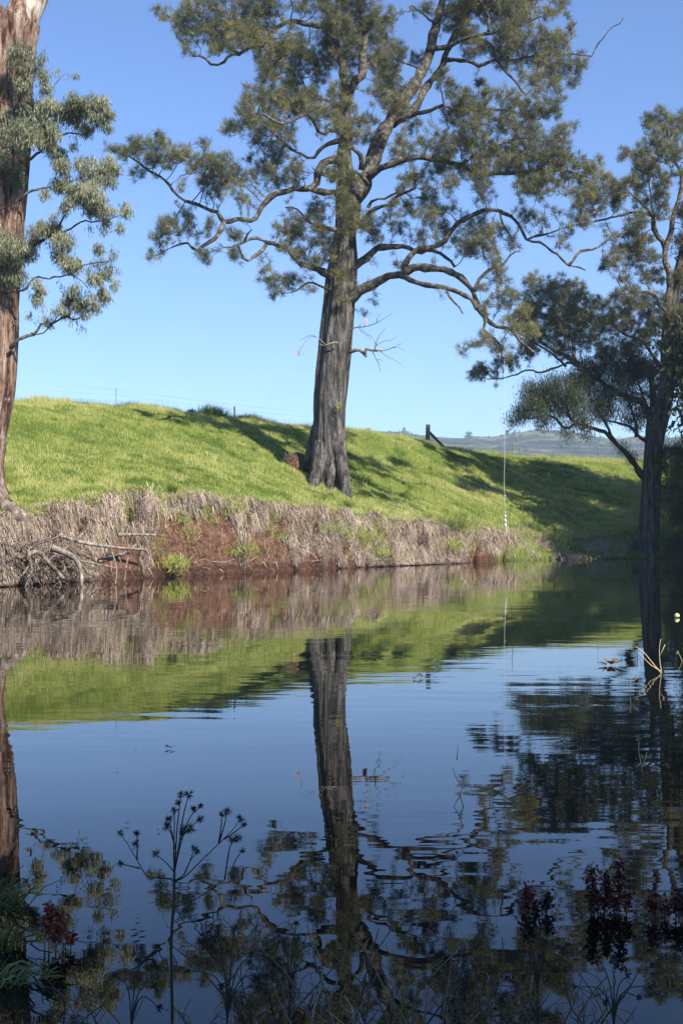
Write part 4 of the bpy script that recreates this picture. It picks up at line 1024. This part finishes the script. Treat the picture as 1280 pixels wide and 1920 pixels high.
# dark tussocks on the skyline and single weeds
for px_, fr, n, Lm, lab in ((398, -.4, 500, .75, 'large dark tussock on the skyline left of the big river oak'), (466, -.2, 240, .5, 'small dark tussock on the skyline beside the steel post'), (320, None, 160, .42, 'small dark thistle standing alone on the lower green slope'), (673, 60.5, 90, .6, 'thin dark weed standing just right of the big trunk'), (358, -.3, 120, .4, 'thin dark tussock left of the large skyline tussock'), (652, 53.0, 60, .5, 'thin brown weed at the lip below the big river oak')):
    Dr = np.interp(px_, K_PX, K_DR) + fr if (fr is not None and fr < 0) else (fr if fr else np.interp(px_, K_PX, K_DL) + 1.2)
    tuft(px_, 0, n, (Lm * .5, Lm), (.016, .034), .07 if Lm < .6 and n < 200 else .30, .02, 'tussock', lab, 'grass', 'dark tussocks and weeds on the green slope', .35, float(Dr))

# ------------------------------------------------------------------ roots and dead wood at the left waterline
def pole(name, pts, r0, r1, label, mat, cat='branch', group=None, D=None, sides=8, side_twigs=()):
    w = np.array([list(P(x, y, d)) for x, y, d in pts])
    f = np.linspace(0, 1, len(w)); w = np.concatenate([w, (r0 + (r1 - r0) * f)[:, None]], 1)
    s = resample(smooth_path(w, 6), .08)
    o = empty(name, w[0, :3], label, cat, group)
    mb = MB(); tube(mb, s[:, :3], s[:, 3] * (1 + .07 * rng.normal(0, 1, len(s))), sides); mb.build('stem', mat, o, smooth=True)
    for st in side_twigs:
        w2 = np.array([list(P(x, y, d)) for x, y, d in st]); w2 = np.concatenate([w2, np.linspace(r1 * .9, r1 * .35, len(w2))[:, None]], 1)
        s2 = resample(smooth_path(w2, 6), .08); mb = MB(); tube(mb, s2[:, :3], s2[:, 3], 5); mb.build('twig', mat, o, smooth=True)
    return o
DG = 'dead branches along the left waterline'
pole('dead_branch', [(112, 1004, 33.2), (155, 1017, 33.1), (205, 1025, 33.3), (245, 1029, 34), (272, 1031, 35.2)], .055, .03, 'long grey dead branch lying level in the dead grass', M['dead_wood'], group=DG)
pole('dead_branch', [(222, 1003, 35.3), (250, 1002, 35.6), (292, 1003, 36.2)], .05, .035, 'short straight grey log jutting from under the overhang', M['dead_wood'], group=DG)
pole('dead_branch', [(185, 1053, 33.6), (215, 1044, 33.9), (240, 1034, 34.4), (257, 1020, 35)], .07, .035, 'dark thick branch slanting up from the water below the log', M['root_bark'], group=DG, side_twigs=([(222, 1042, 33.9), (228, 1056, 33.6), (240, 1068, 33.3)],))
pole('dead_branch', [(100, 1028, 31.8), (130, 1040, 31.6), (147, 1055, 31.5), (153, 1078, 31.4), (154, 1100, 31.2)], .09, .03, 'pale bent root curving down into the water', M['dead_wood'], group=DG, side_twigs=([(145, 1050, 31.5), (175, 1056, 31.6), (205, 1062, 32), (222, 1067, 32.2)],))
pole('dead_branch', [(205, 1016, 33.4), (212, 1040, 33.1), (219, 1065, 32.8), (217, 1095, 32.2)], .022, .012, 'thin pale stick standing upright in the water', M['dead_wood'], group=DG)
pole('dead_branch', [(242, 1022, 34.4), (240, 1045, 34.1), (236, 1070, 33.8), (234, 1088, 33.6)], .028, .02, 'short brown stick standing by the slanting branch', M['root_bark'], group=DG)
pole('dead_branch', [(390, 1052, 40.6), (420, 1054, 40.8), (440, 1048, 41)], .02, .01, 'slim pale stick at the waterline under the red scar', M['dead_wood'], group=DG)
pole('dead_branch', [(572, 1056, 46), (590, 1052, 46.2), (604, 1050, 46.5)], .03, .015, 'short pale stick at the waterline below the big river oak', M['dead_wood'], group=DG)
pole('dead_branch', [(95, 1013, 33.0), (120, 1003, 32.9), (150, 1010, 33.0)], .02, .012, 'thin twig poking from the dead grass above the roots', M['dead_wood'], group=DG)
# the tangle of fine roots under the gum
rt = MB()
for i in range(260):
    x0 = rng.uniform(-90, 165); y0 = rng.uniform(1005, 1050)
    d = np.interp(x0, [-90, 165], [30.6, 33.2]) + rng.uniform(-.2, .9)
    pts = [(x0, y0, d)]
    dx = rng.normal(0, 14)
    for k in range(5):
        x0 += dx * .6 + rng.normal(0, 9); y0 += rng.uniform(4, 20); d -= rng.uniform(0, .25)
        pts.append((x0, min(y0, 1112), d))
    w = np.array([list(P(*q)) for q in pts]); r0 = rng.choice([.008, .014, .022, .035], p=[.4, .35, .18, .07])
    s = resample(smooth_path(np.concatenate([w, np.linspace(r0, r0 * .4, len(w))[:, None]], 1), 4), .10)
    tube(rt, s[:, :3], s[:, 3], 5, .5, False)
tag(rt.build('fine_roots', M['root_bark'], gum, smooth=True), kind='stuff')
dr = pole('root_mat', [(10, 1030, 31.9), (40, 1045, 31.6), (70, 1035, 31.7), (95, 1058, 31.5), (120, 1085, 31.3)], .08, .04, 'thick dark root lying across the root tangle under the gum tree', M['root_bark'], 'root', side_twigs=([(55, 1040, 31.6), (60, 1070, 31.4), (48, 1100, 31.1)], [(60, 1050, 31.6), (45, 1075, 31.3), (20, 1095, 31.1)]))

# brown root mound beside the big trunk
c = on_ground(556, 58.2)
mound = empty('root_mound', c, 'low brown mound of earth and roots left of the big trunk', 'mound')
th = np.linspace(0, 2 * math.pi, 22, endpoint=False); vv = []; 
for k, (rr, zz) in enumerate(((.75, -.25), (.66, .12), (.52, .42), (.32, .66), (.1, .76))):
    q = rr * (1 + .5 * fbm(np.cos(th) * 1.7 + k * .5 + 9, np.sin(th) * 1.7 + 5, 3))
    vv.append(np.stack([c[0] + q * np.cos(th), c[1] + q * np.sin(th), c[2] + zz + .3 * fbm(np.cos(th) * 2 + 30, np.sin(th) * 2 + k, 2)], 1))
vv = np.concatenate(vv); i0 = (np.arange(4)[:, None] * 22 + np.arange(22)[None]).ravel(); i1 = (np.arange(4)[:, None] * 22 + (np.arange(22)[None] + 1) % 22).ravel()
mb = MB(); mb.add(vv, [(88 + k, 88 + (k + 1) % 22, 88 + 11) for k in range(22) if k not in (10, 11)], np.stack([i0, i1, i1 + 22, i0 + 22], 1), 1.0); mb.build('earth', M['ground'], mound, smooth=True)
k = rng.integers(0, 88, 600); pp = vv[k] + rng.normal(0, .07, (600, 3))
mb = MB(); blades(mb, pp, rng.uniform(.1, .3, 600), rng.uniform(.012, .024, 600), .9, rng.uniform(0, .5, 600)); tag(mb.build('dry_blades', M['dead_grass'], mound), kind='stuff')

# ------------------------------------------------------------------ fence along the ridge
def box_bm(mb, c, sx, sy, sz, tint=.5):
    x, y, z0 = c
    v = [(x + a * sx / 2, y + b_ * sy / 2, z0 + e * sz) for e in (0, 1) for a, b_ in ((-1, -1), (1, -1), (1, 1), (-1, 1))]
    mb.add(v, None, [(0, 3, 2, 1), (4, 5, 6, 7), (0, 1, 5, 4), (1, 2, 6, 5), (2, 3, 7, 6), (3, 0, 4, 7)], tint)
def ridge_pt(px, dd=.6):
    return on_ground(px, float(np.interp(px, K_PX, K_DR)) + dd)
f0 = ridge_pt(30)
fence = empty('wire_fence', f0, 'wire fence with thin steel posts and one wooden strainer post on the ridge', 'fence')
post_px = [-60, 218, 440, 620]
tops = []
for q in post_px:
    g = ridge_pt(q, 1.2)
    mb = MB(); w_ = .045 if q in (440,) else .012
    tube(mb, [g + np.array([0, 0, -.3]), g + np.array([rng.normal(0, .02), 0, 1.0 if q != 440 else .85])], w_, 6); mb.build('steel_post', M['steel'], fence)
    tops.append(g)
g = ridge_pt(801, .4)
mb = MB(); s = resample(np.array([[*(g + np.array([0, 0, -.5])), .15], [*(g + np.array([.02, 0, .6])), .14], [*(g + np.array([.03, 0, 1.22])), .135]]), .15)
tube(mb, s[:, :3], s[:, 3] * (1 + .03 * rng.normal(0, 1, len(s))), 10); mb.build('strainer_post', M['post_wood'], fence)
e = ridge_pt(836, 1.4)
mb = MB(); tube(mb, [g + np.array([.08, .02, .78]), e + np.array([0, 0, .1])], [.09, .085], 9); mb.build('brace', M['post_wood'], fence)
tops.append(g)
more = [ridge_pt(q, 1.5) for q in (960, 1120, 1300)]
for q in more:
    mb = MB(); tube(mb, [q + np.array([0, 0, -.3]), q + np.array([0, 0, 1.0])], .028, 6); mb.build('steel_post', M['steel'], fence)
tops += more
for hgt in (.38, .68, .95):
    mb = MB()
    for a_, b_ in zip(tops[:-1], tops[1:]):
        t_ = np.linspace(0, 1, 7)[:, None]; line = a_ * (1 - t_) + b_ * t_; line[:, 2] += hgt - .12 * (t_ * (1 - t_))[:, 0]
        tube(mb, line, .004, 4, .5, False)
    mb.build('wire', M['wire'], fence)

# ------------------------------------------------------------------ rope swing from the big oak's limb over the water
rd = 52.2
top = P(944, 662, rd); bot = P(947, 985, rd)
rope = empty('rope_swing', top, 'white rope swing with knots hanging from the limb over the water', 'rope')
t_ = np.linspace(0, 1, 60)[:, None]; line = top * (1 - t_) + bot * t_; line[:, 0] += .03 * np.sin(t_[:, 0] * 6) + .008 * np.sin(t_[:, 0] * 23)
mb = MB(); tube(mb, line, .0075, 6); mb.build('cord', M['rope'], rope, smooth=True)
mb = MB(); tube(mb, [P(947, 978, rd), P(949, 988, rd), P(948, 1000, rd), P(945, 1009, rd)], [.012, .022, .012, .006], 6); mb.build('frayed_end', M['rope'], rope, smooth=True)
for yy, rr in ((968, .045), (976, .055), (985, .04), (930, .028)):
    c = P(946.5, yy, rd); mb = MB(); zz = np.linspace(-1, 1, 7); tube(mb, np.stack([c[0] + 0 * zz, c[1] + 0 * zz, c[2] + zz * rr * 1.5], 1), rr * np.sqrt(np.maximum(.05, 1 - zz ** 2)), 8); mb.build('knot', M['rope'], rope, smooth=True)

# ------------------------------------------------------------------ trees on the far hills
def hill_z(px, D):
    j = np.abs(hx - px).argmin(); return float(np.interp(D, Dh[:, j], Zh[:, j]))
proto = None
ORD = 'first second third fourth fifth sixth seventh eighth ninth tenth eleventh twelfth thirteenth fourteenth fifteenth sixteenth'.split()
spots = [(690, 1470), (757, 1490), (771, 1460), (878, 1480), (950, 1480), (962, 1400), (1008, 1490), (1075, 1470), (840, 1200), (890, 1150), (985, 1180), (1060, 1120), (780, 1250), (1150, 1200), (910, 1000), (1005, 960)]
spots.sort()
for i, (q, d) in enumerate(spots):
    x_ = (q - CX) / F * d; loc = (x_, d, hill_z(q, d) - .3)
    if proto is None:
        proto = empty('far_tree', (0, 0, 0), 'small dark tree dotted on the hazy far hills', 'tree', 'trees dotted on the far hills')
        mb = MB(); tube(mb, [(0, 0, 0), (.1, 0, 2.5), (0, .1, 5)], [.7, .6, .4], 6); mb.build('trunk', M['oak_bark'], proto)
        lob = np.array([[0, 0, 4.0], [1.8, 0, 2.2], [-1.7, .5, 2.4], [.4, 1.5, 3], [-.3, -1.5, 5.2], [.9, -.6, 6.2], [-.8, .3, 6.6]])
        cc = np.concatenate([l + norm(rng.normal(0, 1, (26, 3))) * rng.random((26, 1)) ** .4 * 1.5 for l in lob])
        mb = MB(); leaves(mb, cc, 3, (.6, 1.2), (.4, .8), .2 + 0 * cc[:, 0], 1.0, .3, .2); mb.build('crown', M['oak_leaf'], proto)
        o = proto
    else:
        o = proto.copy(); COL.objects.link(o)
        for ch in proto.children:
            c2 = ch.copy(); COL.objects.link(c2); c2.parent = o
    sc_ = random.uniform(.6, 1.25)
    o['label'] = ('leftmost of the small trees on the hazy far hills' if i == 0 else ORD[i] + ' small tree from the left on the hazy far hills')
    o.location = loc; o.rotation_euler = (0, 0, random.uniform(0, 6.28)); o.scale = (sc_ * random.uniform(.9, 1.4), sc_, sc_ * random.uniform(.8, 1.05))

# ------------------------------------------------------------------ plants in the shallow water near the camera
def burst(mb, c, R, n, tint, w=.0035):
    d = norm(rng.normal(0, 1, (n, 3))); l = rng.uniform(.6, 1, n)[:, None] * R
    s = norm(np.cross(d, rng.normal(0, 1, (n, 3)))) * w / 2
    v = np.stack([c + 0 * d, c + d * l * .45 - s, c + d * l, c + d * l * .45 + s], 1).reshape(-1, 3)
    mb.add(v, None, np.arange(len(v)).reshape(-1, 4), np.repeat(np.clip(tint + rng.normal(0, .12, n), 0, 1), 4))
def stem(mb, pts, D, r0, r1, sides=5, tint=.5):
    w = np.array([list(P(q[0], q[1], q[2] if len(q) > 2 else D)) for q in pts]); w = np.concatenate([w, np.linspace(r0, r1, len(w))[:, None]], 1)
    s = resample(smooth_path(w, 5), .012 if D < 6 else .05); tube(mb, s[:, :3], s[:, 3], sides, tint)
SD = 3.05
sed = empty('umbrella_sedge', P(322, 2024, SD), 'tall dark sedge with spiky seed heads rising from the water at lower left', 'plant')
mb = MB(); stem(mb, [(322, 2030), (323, 1900), (321, 1800), (322, 1745), (326, 1690), (327, 1635)], SD, .0042, .0034); mb.build('stem', M['sedge'], sed, smooth=True)
J = (327, 1635)
rays = [[J, (330, 1590), (332, 1555), (336, 1520), (339, 1492)], [J, (335, 1590), (341, 1545), (348, 1512), (354, 1491)], [J, (326, 1590), (327, 1555), (327, 1522)], [J, (337, 1590), (347, 1555), (358, 1530), (376, 1512)], [(331, 1600), (320, 1560), (312, 1550)], [(329, 1590), (322, 1560), (317, 1535)],
        [(338, 1575), (350, 1558), (364, 1545), (376, 1536)], [(323, 1652), (345, 1645), (375, 1616), (410, 1582), (436, 1556), (451, 1535)], [(410, 1582), (414, 1555), (416, 1529)], [(410, 1582), (420, 1550), (426, 1523)], [(420, 1574), (440, 1560), (457, 1547)], [(323, 1648), (290, 1645), (275, 1642), (257, 1612), (238, 1580), (226, 1563)], [(257, 1612), (258, 1585), (257, 1564)], [(262, 1628), (245, 1624), (226, 1619)],
        [J, (312, 1618), (292, 1601)], [(330, 1650), (345, 1640), (355, 1618), (364, 1592)], [(345, 1640), (358, 1612), (371, 1597)], [(421, 1650), (427, 1610), (432, 1585), (440, 1575)], [(323, 1700), (360, 1690), (421, 1650)], [(432, 1640), (442, 1612), (455, 1595)]]
for ry in rays:
    mb = MB(); stem(mb, [(x_, y_, SD + .0004 * (x_ - 327) + .0006 * (y_ - 1560) * math.sin(x_)) for x_, y_ in ry], SD, .0020, .0011, 4); mb.build('ray', M['sedge'], sed, smooth=True)
heads = [(339, 1490), (354, 1490), (334, 1505), (327, 1520), (364, 1517), (376, 1511), (376, 1535), (317, 1534), (312, 1550), (345, 1552), (342, 1562), (357, 1554), (226, 1561), (257, 1562), (255, 1584), (226, 1619), (292, 1600), (416, 1527), (426, 1522), (451, 1534), (457, 1546), (440, 1574), (455, 1594), (371, 1596), (364, 1590), (434, 1573), (446, 1572)]
for x_, y_ in heads:
    mb = MB(); burst(mb, P(x_, y_, SD + .0004 * (x_ - 327)), rng.uniform(.013, .021), 54, .9 if (x_, y_) == (226, 1561) else rng.uniform(.1, .6), .0019); mb.build('seed_head', M['sedge_head'], sed)

def sedge_small(x0, top, D, heads_, label, mat='sedge', hm='sedge_head', R=.016, tint=.2, grp=None):
    yb = HY + F * CAMH / D
    o = empty('sedge', P(x0, yb, D), label, 'plant', grp)
    for k, (hx_, hy_) in enumerate(heads_):
        mb = MB(); stem(mb, [(x0, yb + 5), (x0 + (top[0] - x0) * .6, top[1] + (yb - top[1]) * .35), (top[0] + (hx_ - top[0]) * .3, top[1] + (hy_ - top[1]) * .3), (hx_, hy_)], D, .0024, .0011, 4); mb.build('stem', M[mat], o, smooth=True)
        mb = MB(); burst(mb, P(hx_, hy_, D), R * rng.uniform(.7, 1.2), 30, tint, .003); mb.build('seed_head', M[hm], o)
sedge_small(1150, (1150, 1860), 3.0, [(1120, 1795), (1150, 1800), (1178, 1828), (1075, 1850), (1196, 1870), (1135, 1880), (1220, 1850)], 'dark sedge with small bristly heads at the bottom right corner')
sedge_small(420, (430, 1840), 2.95, [(395, 1760), (440, 1740), (470, 1790), (350, 1820), (500, 1830), (415, 1850)], 'dark leggy sedge right of the tall sedge at the bottom edge')
sedge_small(240, (250, 1860), 2.9, [(215, 1830), (262, 1800), (290, 1850), (300, 1890)], 'low dark sedge at the bottom edge left of the tall sedge')
sedge_small(540, (545, 1800), 3.1, [(520, 1745), (556, 1730), (585, 1770), (505, 1800), (600, 1815)], 'thin dark sedge at the bottom between the tall sedge and the dry stems')
sedge_small(1010, (1005, 1800), 3.15, [(985, 1745), (1015, 1740), (1045, 1775), (960, 1790), (1060, 1820)], 'thin dark sedge at the bottom right of the dry stems')

# dock plants with rusty seed spikes
def dock(px_, yb, spikes, label, mat, tw=.012):
    D = F * CAMH / (yb - HY)
    o = empty('dock_plant', P(px_, yb, D), label, 'plant', 'dock plants in the shallows')
    for pts, w_ in spikes:
        mb = MB(); stem(mb, [(pts[0][0], yb + 6), *pts], D, .003, .0015, 5); mb.build('stem', M['dry_stem'] if mat == 'dock' else M['sedge'], o, smooth=True)
        w3 = np.array([list(P(a_, b_, D)) for a_, b_ in pts]); s = resample(np.concatenate([w3, w3[:, :1]], 1), .004)[:, :3]
        mb = MB()
        for c in s:
            n_ = 9; d = norm(rng.normal(0, 1, (n_, 3))); ctr = c + d * rng.uniform(0, w_, (n_, 1))
            leaves(mb, ctr, 1, (.010, .020), (.007, .013), rng.uniform(.15, .9, n_), 1.2, .003, .4)
        mb.build('seed_spike', M[mat], o)
dock(105, 1782, [([(92, 1745), (94, 1715), (97, 1697)], .020), ([(118, 1750), (116, 1728), (112, 1710)], .016), ([(84, 1735), (86, 1716)], .010), ([(133, 1768), (134, 1752)], .012), ([(105, 1760), (106, 1740)], .014)], 'rusty brown dock seed head standing in the water at lower left', 'dock')
dock(1150, 1715, [([(1160, 1690), (1162, 1655), (1158, 1618)], .030), ([(1108, 1700), (1112, 1660), (1106, 1625)], .028), ([(1132, 1700), (1140, 1668), (1134, 1640)], .026), ([(1174, 1700), (1178, 1672)], .022), ([(1120, 1705), (1122, 1680)], .03), ([(1150, 1705), (1148, 1685)], .03)], 'dark red dock seed heads standing in the water at lower right', 'dock_dark')
dock(1235, 1725, [([(1222, 1710), (1226, 1675)], .024), ([(1266, 1712), (1272, 1668)], .028), ([(1246, 1712), (1247, 1690)], .024), ([(1280, 1712), (1284, 1690)], .03)], 'low dark dock clump at the right edge beside the red seed heads', 'dock_dark')
dock(1000, 1712, [([(985, 1702), (990, 1662)], .022), ([(1024, 1706), (1026, 1676)], .022), ([(1004, 1706), (1002, 1690)], .02)], 'small dark dock clump left of the red seed heads', 'dock_dark')

# reeds at the lower left
def reeds(px_, yb, n, sx, L, label, tint=.5, mat='reed', W=(.003, .007), lean=(.5, 0)):
    D = F * CAMH / (yb - HY); c = P(px_, yb, D)
    o = empty('reed_clump', c, label, 'plant', 'reed clumps near the camera')
    p = np.stack([c[0] + rng.normal(0, sx, n), c[1] + rng.normal(0, sx * .8, n), np.full(n, -.02)], 1)
    l = rng.uniform(L[0], L[1], n); d = norm(np.array([lean[0], lean[1], 1.0]) + rng.normal(0, .38, (n, 3)))
    m1 = p + d * (l * .5)[:, None]; m2 = m1 + norm(d + np.array([lean[0] * .8, 0, -.35])) * (l * .3)[:, None]; tip = m2 + norm(d + np.array([lean[0] * 1.4, 0, -1.1])) * (l * .25)[:, None]
    s = norm(np.cross(d, rng.normal(0, 1, (n, 3)))) * (rng.uniform(W[0], W[1], n) / 2)[:, None]
    v = np.stack([p - s, p + s, m1 + s, m1 - s, m2 + s * .8, m2 - s * .8, tip], 1).reshape(-1, 3); i = np.arange(n) * 7
    mb = MB(); mb.add(v, np.stack([i + 5, i + 4, i + 6], 1), np.concatenate([np.stack([i, i + 1, i + 2, i + 3], 1), np.stack([i + 3, i + 2, i + 4, i + 5], 1)]), np.repeat(np.clip(tint + rng.normal(0, .18, n), 0, 1), 7))
    tag(mb.build('blades', M[mat], o), kind='stuff')
reeds(-12, 1780, 70, .045, (.08, .16), 'green drooping reed clump at the left edge near the camera', .35)
reeds(20, 1840, 60, .04, (.08, .16), 'yellowish reed clump below the green one at the left edge', .75)
reeds(-20, 1700, 60, .06, (.10, .2), 'thin reed clump at the left edge behind the green one', .35)

# dry stems in the bottom centre
def dry_plant(x0, D, n, spread, hgt, label, tint=.6, buds=0):
    yb = HY + F * CAMH / D
    o = empty('dry_plant', P(x0, yb, D), label, 'plant', 'dry stem clumps near the camera')
    for k in range(n):
        bx = x0 + rng.normal(0, spread * .45); a_ = rng.normal(0, .35)
        H = rng.uniform(.4, 1) * hgt
        pts = [(bx, yb + 4)]; x_, y_ = bx, yb
        for q in range(4):
            x_ += a_ * H * .25 + rng.normal(0, H * .03); y_ -= H * .25 * rng.uniform(.8, 1.1); a_ += rng.normal(0, .25)
            pts.append((x_, y_, D + rng.normal(0, .03)))
        t_ = float(np.clip(tint + rng.normal(0, .2), 0, 1))
        mb = MB(); stem(mb, pts, D, .0034, .0014, 4, t_)
        for q in range(rng.integers(2, 5)):
            j = rng.integers(1, 4); bx2, by2 = pts[j][0], pts[j][1]
            stem(mb, [(bx2, by2, D), (bx2 + rng.normal(0, 18), by2 - rng.uniform(8, 30), D + rng.normal(0, .03)), (bx2 + rng.normal(0, 34), by2 - rng.uniform(20, 70), D + rng.normal(0, .05))], D, .0019, .0009, 3, t_)
        mb.build('stem', M['dry_stem'], o, smooth=True)
        if k < buds:
            mb = MB(); c = P(pts[-1][0], pts[-1][1], D); leaves(mb, np.array([c]), 8, (.008, .016), (.004, .008), np.array([.6]), 1.0, .005, -.6); mb.build('bud', M['bud'], o)
dry_plant(640, 3.05, 9, 80, 330, 'pale dry stems tangled at the bottom centre', .42, 2)
dry_plant(730, 3.15, 9, 90, 270, 'brown dry stems right of the pale tangle at the bottom centre', .22, 1)
dry_plant(820, 2.95, 10, 80, 230, 'sparse dry stems at the bottom right of centre', .12, 1)
dry_plant(490, 3.2, 10, 90, 270, 'few thin dry stems left of the bottom centre', .15, 1)
dry_plant(920, 3.2, 10, 90, 260, 'dark thin stems at the bottom between the dry tangle and the dock', .12, 0)
dry_plant(390, 3.0, 9, 80, 230, 'dark tangled stems right beside the tall sedge at the bottom', .05, 0)
dry_plant(160, 3.1, 8, 90, 200, 'dark thin stems at the bottom left below the rusty dock', .08, 0)
dry_plant(1090, 3.1, 9, 100, 220, 'dark branching stems at the bottom below the dark red dock heads', .05, 0)
# lone stalk with a forked green tip and broken stalk beside the sedge
o = empty('broken_stalk', P(338, 2010, 3.08), 'pale broken stalk leaning in front of the tall sedge', 'plant')
mb = MB(); stem(mb, [(334, 2010), (328, 1900), (320, 1820), (312, 1762)], 3.08, .004, .003, 6, .9); mb.build('stem', M['dry_stem'], o, smooth=True)
mb = MB(); stem(mb, [(316, 1740), (308, 1722), (300, 1700)], 3.08, .002, .0008, 4, .8); mb.build('tip', M['dry_stem'], o, smooth=True)
o = empty('forked_shoot', P(762, 2010, 3.1), 'yellow-green forked shoot among the dry stems at the bottom', 'plant')
mb = MB(); stem(mb, [(745, 2000), (752, 1900), (768, 1842), (800, 1820), (830, 1800)], 3.1, .0028, .0015, 5, .3); stem(mb, [(768, 1842), (752, 1822), (735, 1800), (722, 1770)], 3.1, .0022, .001, 4, .3); mb.build('stem', M['bud'], o, smooth=True)
# sprigs standing in the water at the right
def sprig(px_, yb, chains, label, tint=.8, buds=()):
    D = F * CAMH / (yb - HY)
    o = empty('water_sprig', P(px_, yb, D), label, 'plant', 'sprigs standing in the water')
    k_ = D / F
    for c in chains:
        mb = MB(); stem(mb, c, D, .9 * k_, .45 * k_, 4, tint); mb.build('stem', M['dry_stem'], o, smooth=True)
    for c in buds:
        mb = MB(); leaves(mb, np.array([P(c[0], c[1], D)]), 7, (3 * k_, 6 * k_), (1.5 * k_, 3 * k_), np.array([.6]), .8, 1.5 * k_, -.6); mb.build('bud', M['bud'], o)
sprig(1240, 1262, [[(1240, 1264), (1236, 1240), (1235, 1215), (1238, 1198)], [(1240, 1264), (1220, 1240), (1205, 1222), (1190, 1212)], [(1238, 1258), (1218, 1246), (1196, 1222)], [(1236, 1230), (1246, 1208)]], 'pale forked twig standing in the water at the right edge', .9)
sprig(1274, 1240, [[(1280, 1248), (1276, 1235), (1270, 1222)]], 'short green sprig at the right edge beside the pale twig', .6, [(1271, 1224)])
sprig(1202, 1450, [[(1204, 1452), (1200, 1430), (1196, 1405), (1197, 1385)], [(1203, 1440), (1208, 1425), (1212, 1410)], [(1201, 1430), (1190, 1440)]], 'thin sprig with yellow-green buds standing in the water below the pale twig', .7, [(1203, 1418), (1204, 1432), (1197, 1388)])
sprig(862, 1512, [[(868, 1512), (862, 1490), (866, 1475), (852, 1455), (848, 1440)], [(866, 1475), (870, 1480)], [(862, 1492), (850, 1512)], [(856, 1425), (858, 1400)]], 'thin zigzag twig standing in the open water right of centre', .1)
sprig(1175, 1300, [[(1178, 1302), (1182, 1280), (1180, 1262)], [(1182, 1282), (1195, 1270)]], 'dim short sprig in the water left of the pale twig', .3)

# ------------------------------------------------------------------ things that float
def floaty(px_, yb, n, R, L, label, tint=.2, flat=True, name='floating_leaf', cat='leaf', W=.4):
    D = F * CAMH / (yb - HY); c = P(px_, yb, D)
    o_ = None
    mb = MB()
    for k in range(n):
        a_ = rng.uniform(0, 6.28); cc = np.array([c[0] + rng.normal(0, R), c[1] + rng.normal(0, R), .006 + rng.uniform(0, .5) * L * .3])
        d = np.array([math.cos(a_), math.sin(a_), rng.uniform(.1, .7) if not flat else rng.uniform(0, .15)]); d /= np.linalg.norm(d)
        s = np.array([-math.sin(a_), math.cos(a_), .1]) * L * W / 2; l = L * rng.uniform(.7, 1.2)
        v = [cc, cc + d * l * .3 - s * .8 + (0, 0, .1 * L), cc + d * l * .7 - s * .7 + (0, 0, .08 * L), cc + d * l, cc + d * l * .7 + s * .7 + (0, 0, .08 * L), cc + d * l * .3 + s * .8 + (0, 0, .1 * L), cc + d * l * .5]
        mb.add(v, [(0, 1, 6), (1, 2, 6), (2, 3, 6), (3, 4, 6), (4, 5, 6), (5, 0, 6)], None, float(np.clip(tint + rng.normal(0, .12), 0, 1)))
    return tag(mb.build(name, M['litter']), label, cat, 'scraps floating on the water')
floaty(700, 1233, 14, .05, .07, 'dark leafy clump floating in the green reflection', .02, False, 'floating_weed', 'weed')
floaty(786, 1272, 6, .05, .05, 'dark scrap floating right of the dark leafy clump', .02, False, 'floating_weed', 'weed')
floaty(315, 1404, 7, .012, .028, 'dark curled leaf floating alone on the open blue water', .02, False)
floaty(252, 1407, 2, .003, .016, 'tiny dark speck left of the curled floating leaf', .02, False)
floaty(337, 1407, 2, .003, .012, 'tiny dark speck right of the curled floating leaf', .02, False)
floaty(222, 1445, 1, .001, .02, 'small flat scrap floating below the curled leaf', .1)
floaty(1142, 1247, 9, .03, .10, 'reddish brown curled leaf floating at the right with ripples', .75, False, W=.7)
floaty(265, 1749, 3, .012, .03, 'brown flat leaf floating behind the tall sedge', .5)
floaty(265, 1725, 1, .003, .02, 'small scrap floating above the brown flat leaf', .1)
floaty(240, 1548, 3, .008, .018, 'dark scrap floating beside the left sedge heads', .02, False)
floaty(300, 1558, 1, .002, .03, 'thin dark leaf floating left of the sedge heads', .05)
floaty(1128, 1194, 1, .01, .07, 'pale leaf floating in the dark reflection at the right', .95)
floaty(1160, 1193, 1, .01, .05, 'small pale leaf floating near the yellow ball', .85)
bd = F * CAMH / (1158 - HY); c = P(1268, 1157, bd)
ball = empty('ball', (c[0], c[1], 0), 'pale yellow ball floating at the right edge of the water', 'ball')
R_ = .040; th = np.linspace(-math.pi / 2, math.pi / 2, 15)
mb = MB(); tube(mb, np.stack([c[0] + 0 * th, c[1] + 0 * th, .028 + R_ * np.sin(th)], 1), R_ * np.maximum(.02, np.cos(th)), 20); mb.build('shell', M['ball'], ball, smooth=True)
th = np.linspace(0.35, .75, 5); mb = MB(); tube(mb, np.stack([c[0] + .004 + 0 * th, c[1] + 0 * th, .028 + R_ * 1.03 * np.sin(th - .95)], 1), R_ * 1.015 * np.cos(th - .95), 20, .5, False); mb.build('band', M['ball_band'], ball, smooth=True)
tri = sum(len(o.data.polygons) for o in scene.objects if o.type == 'MESH')
print('polys', tri, 'objects', len(scene.objects))
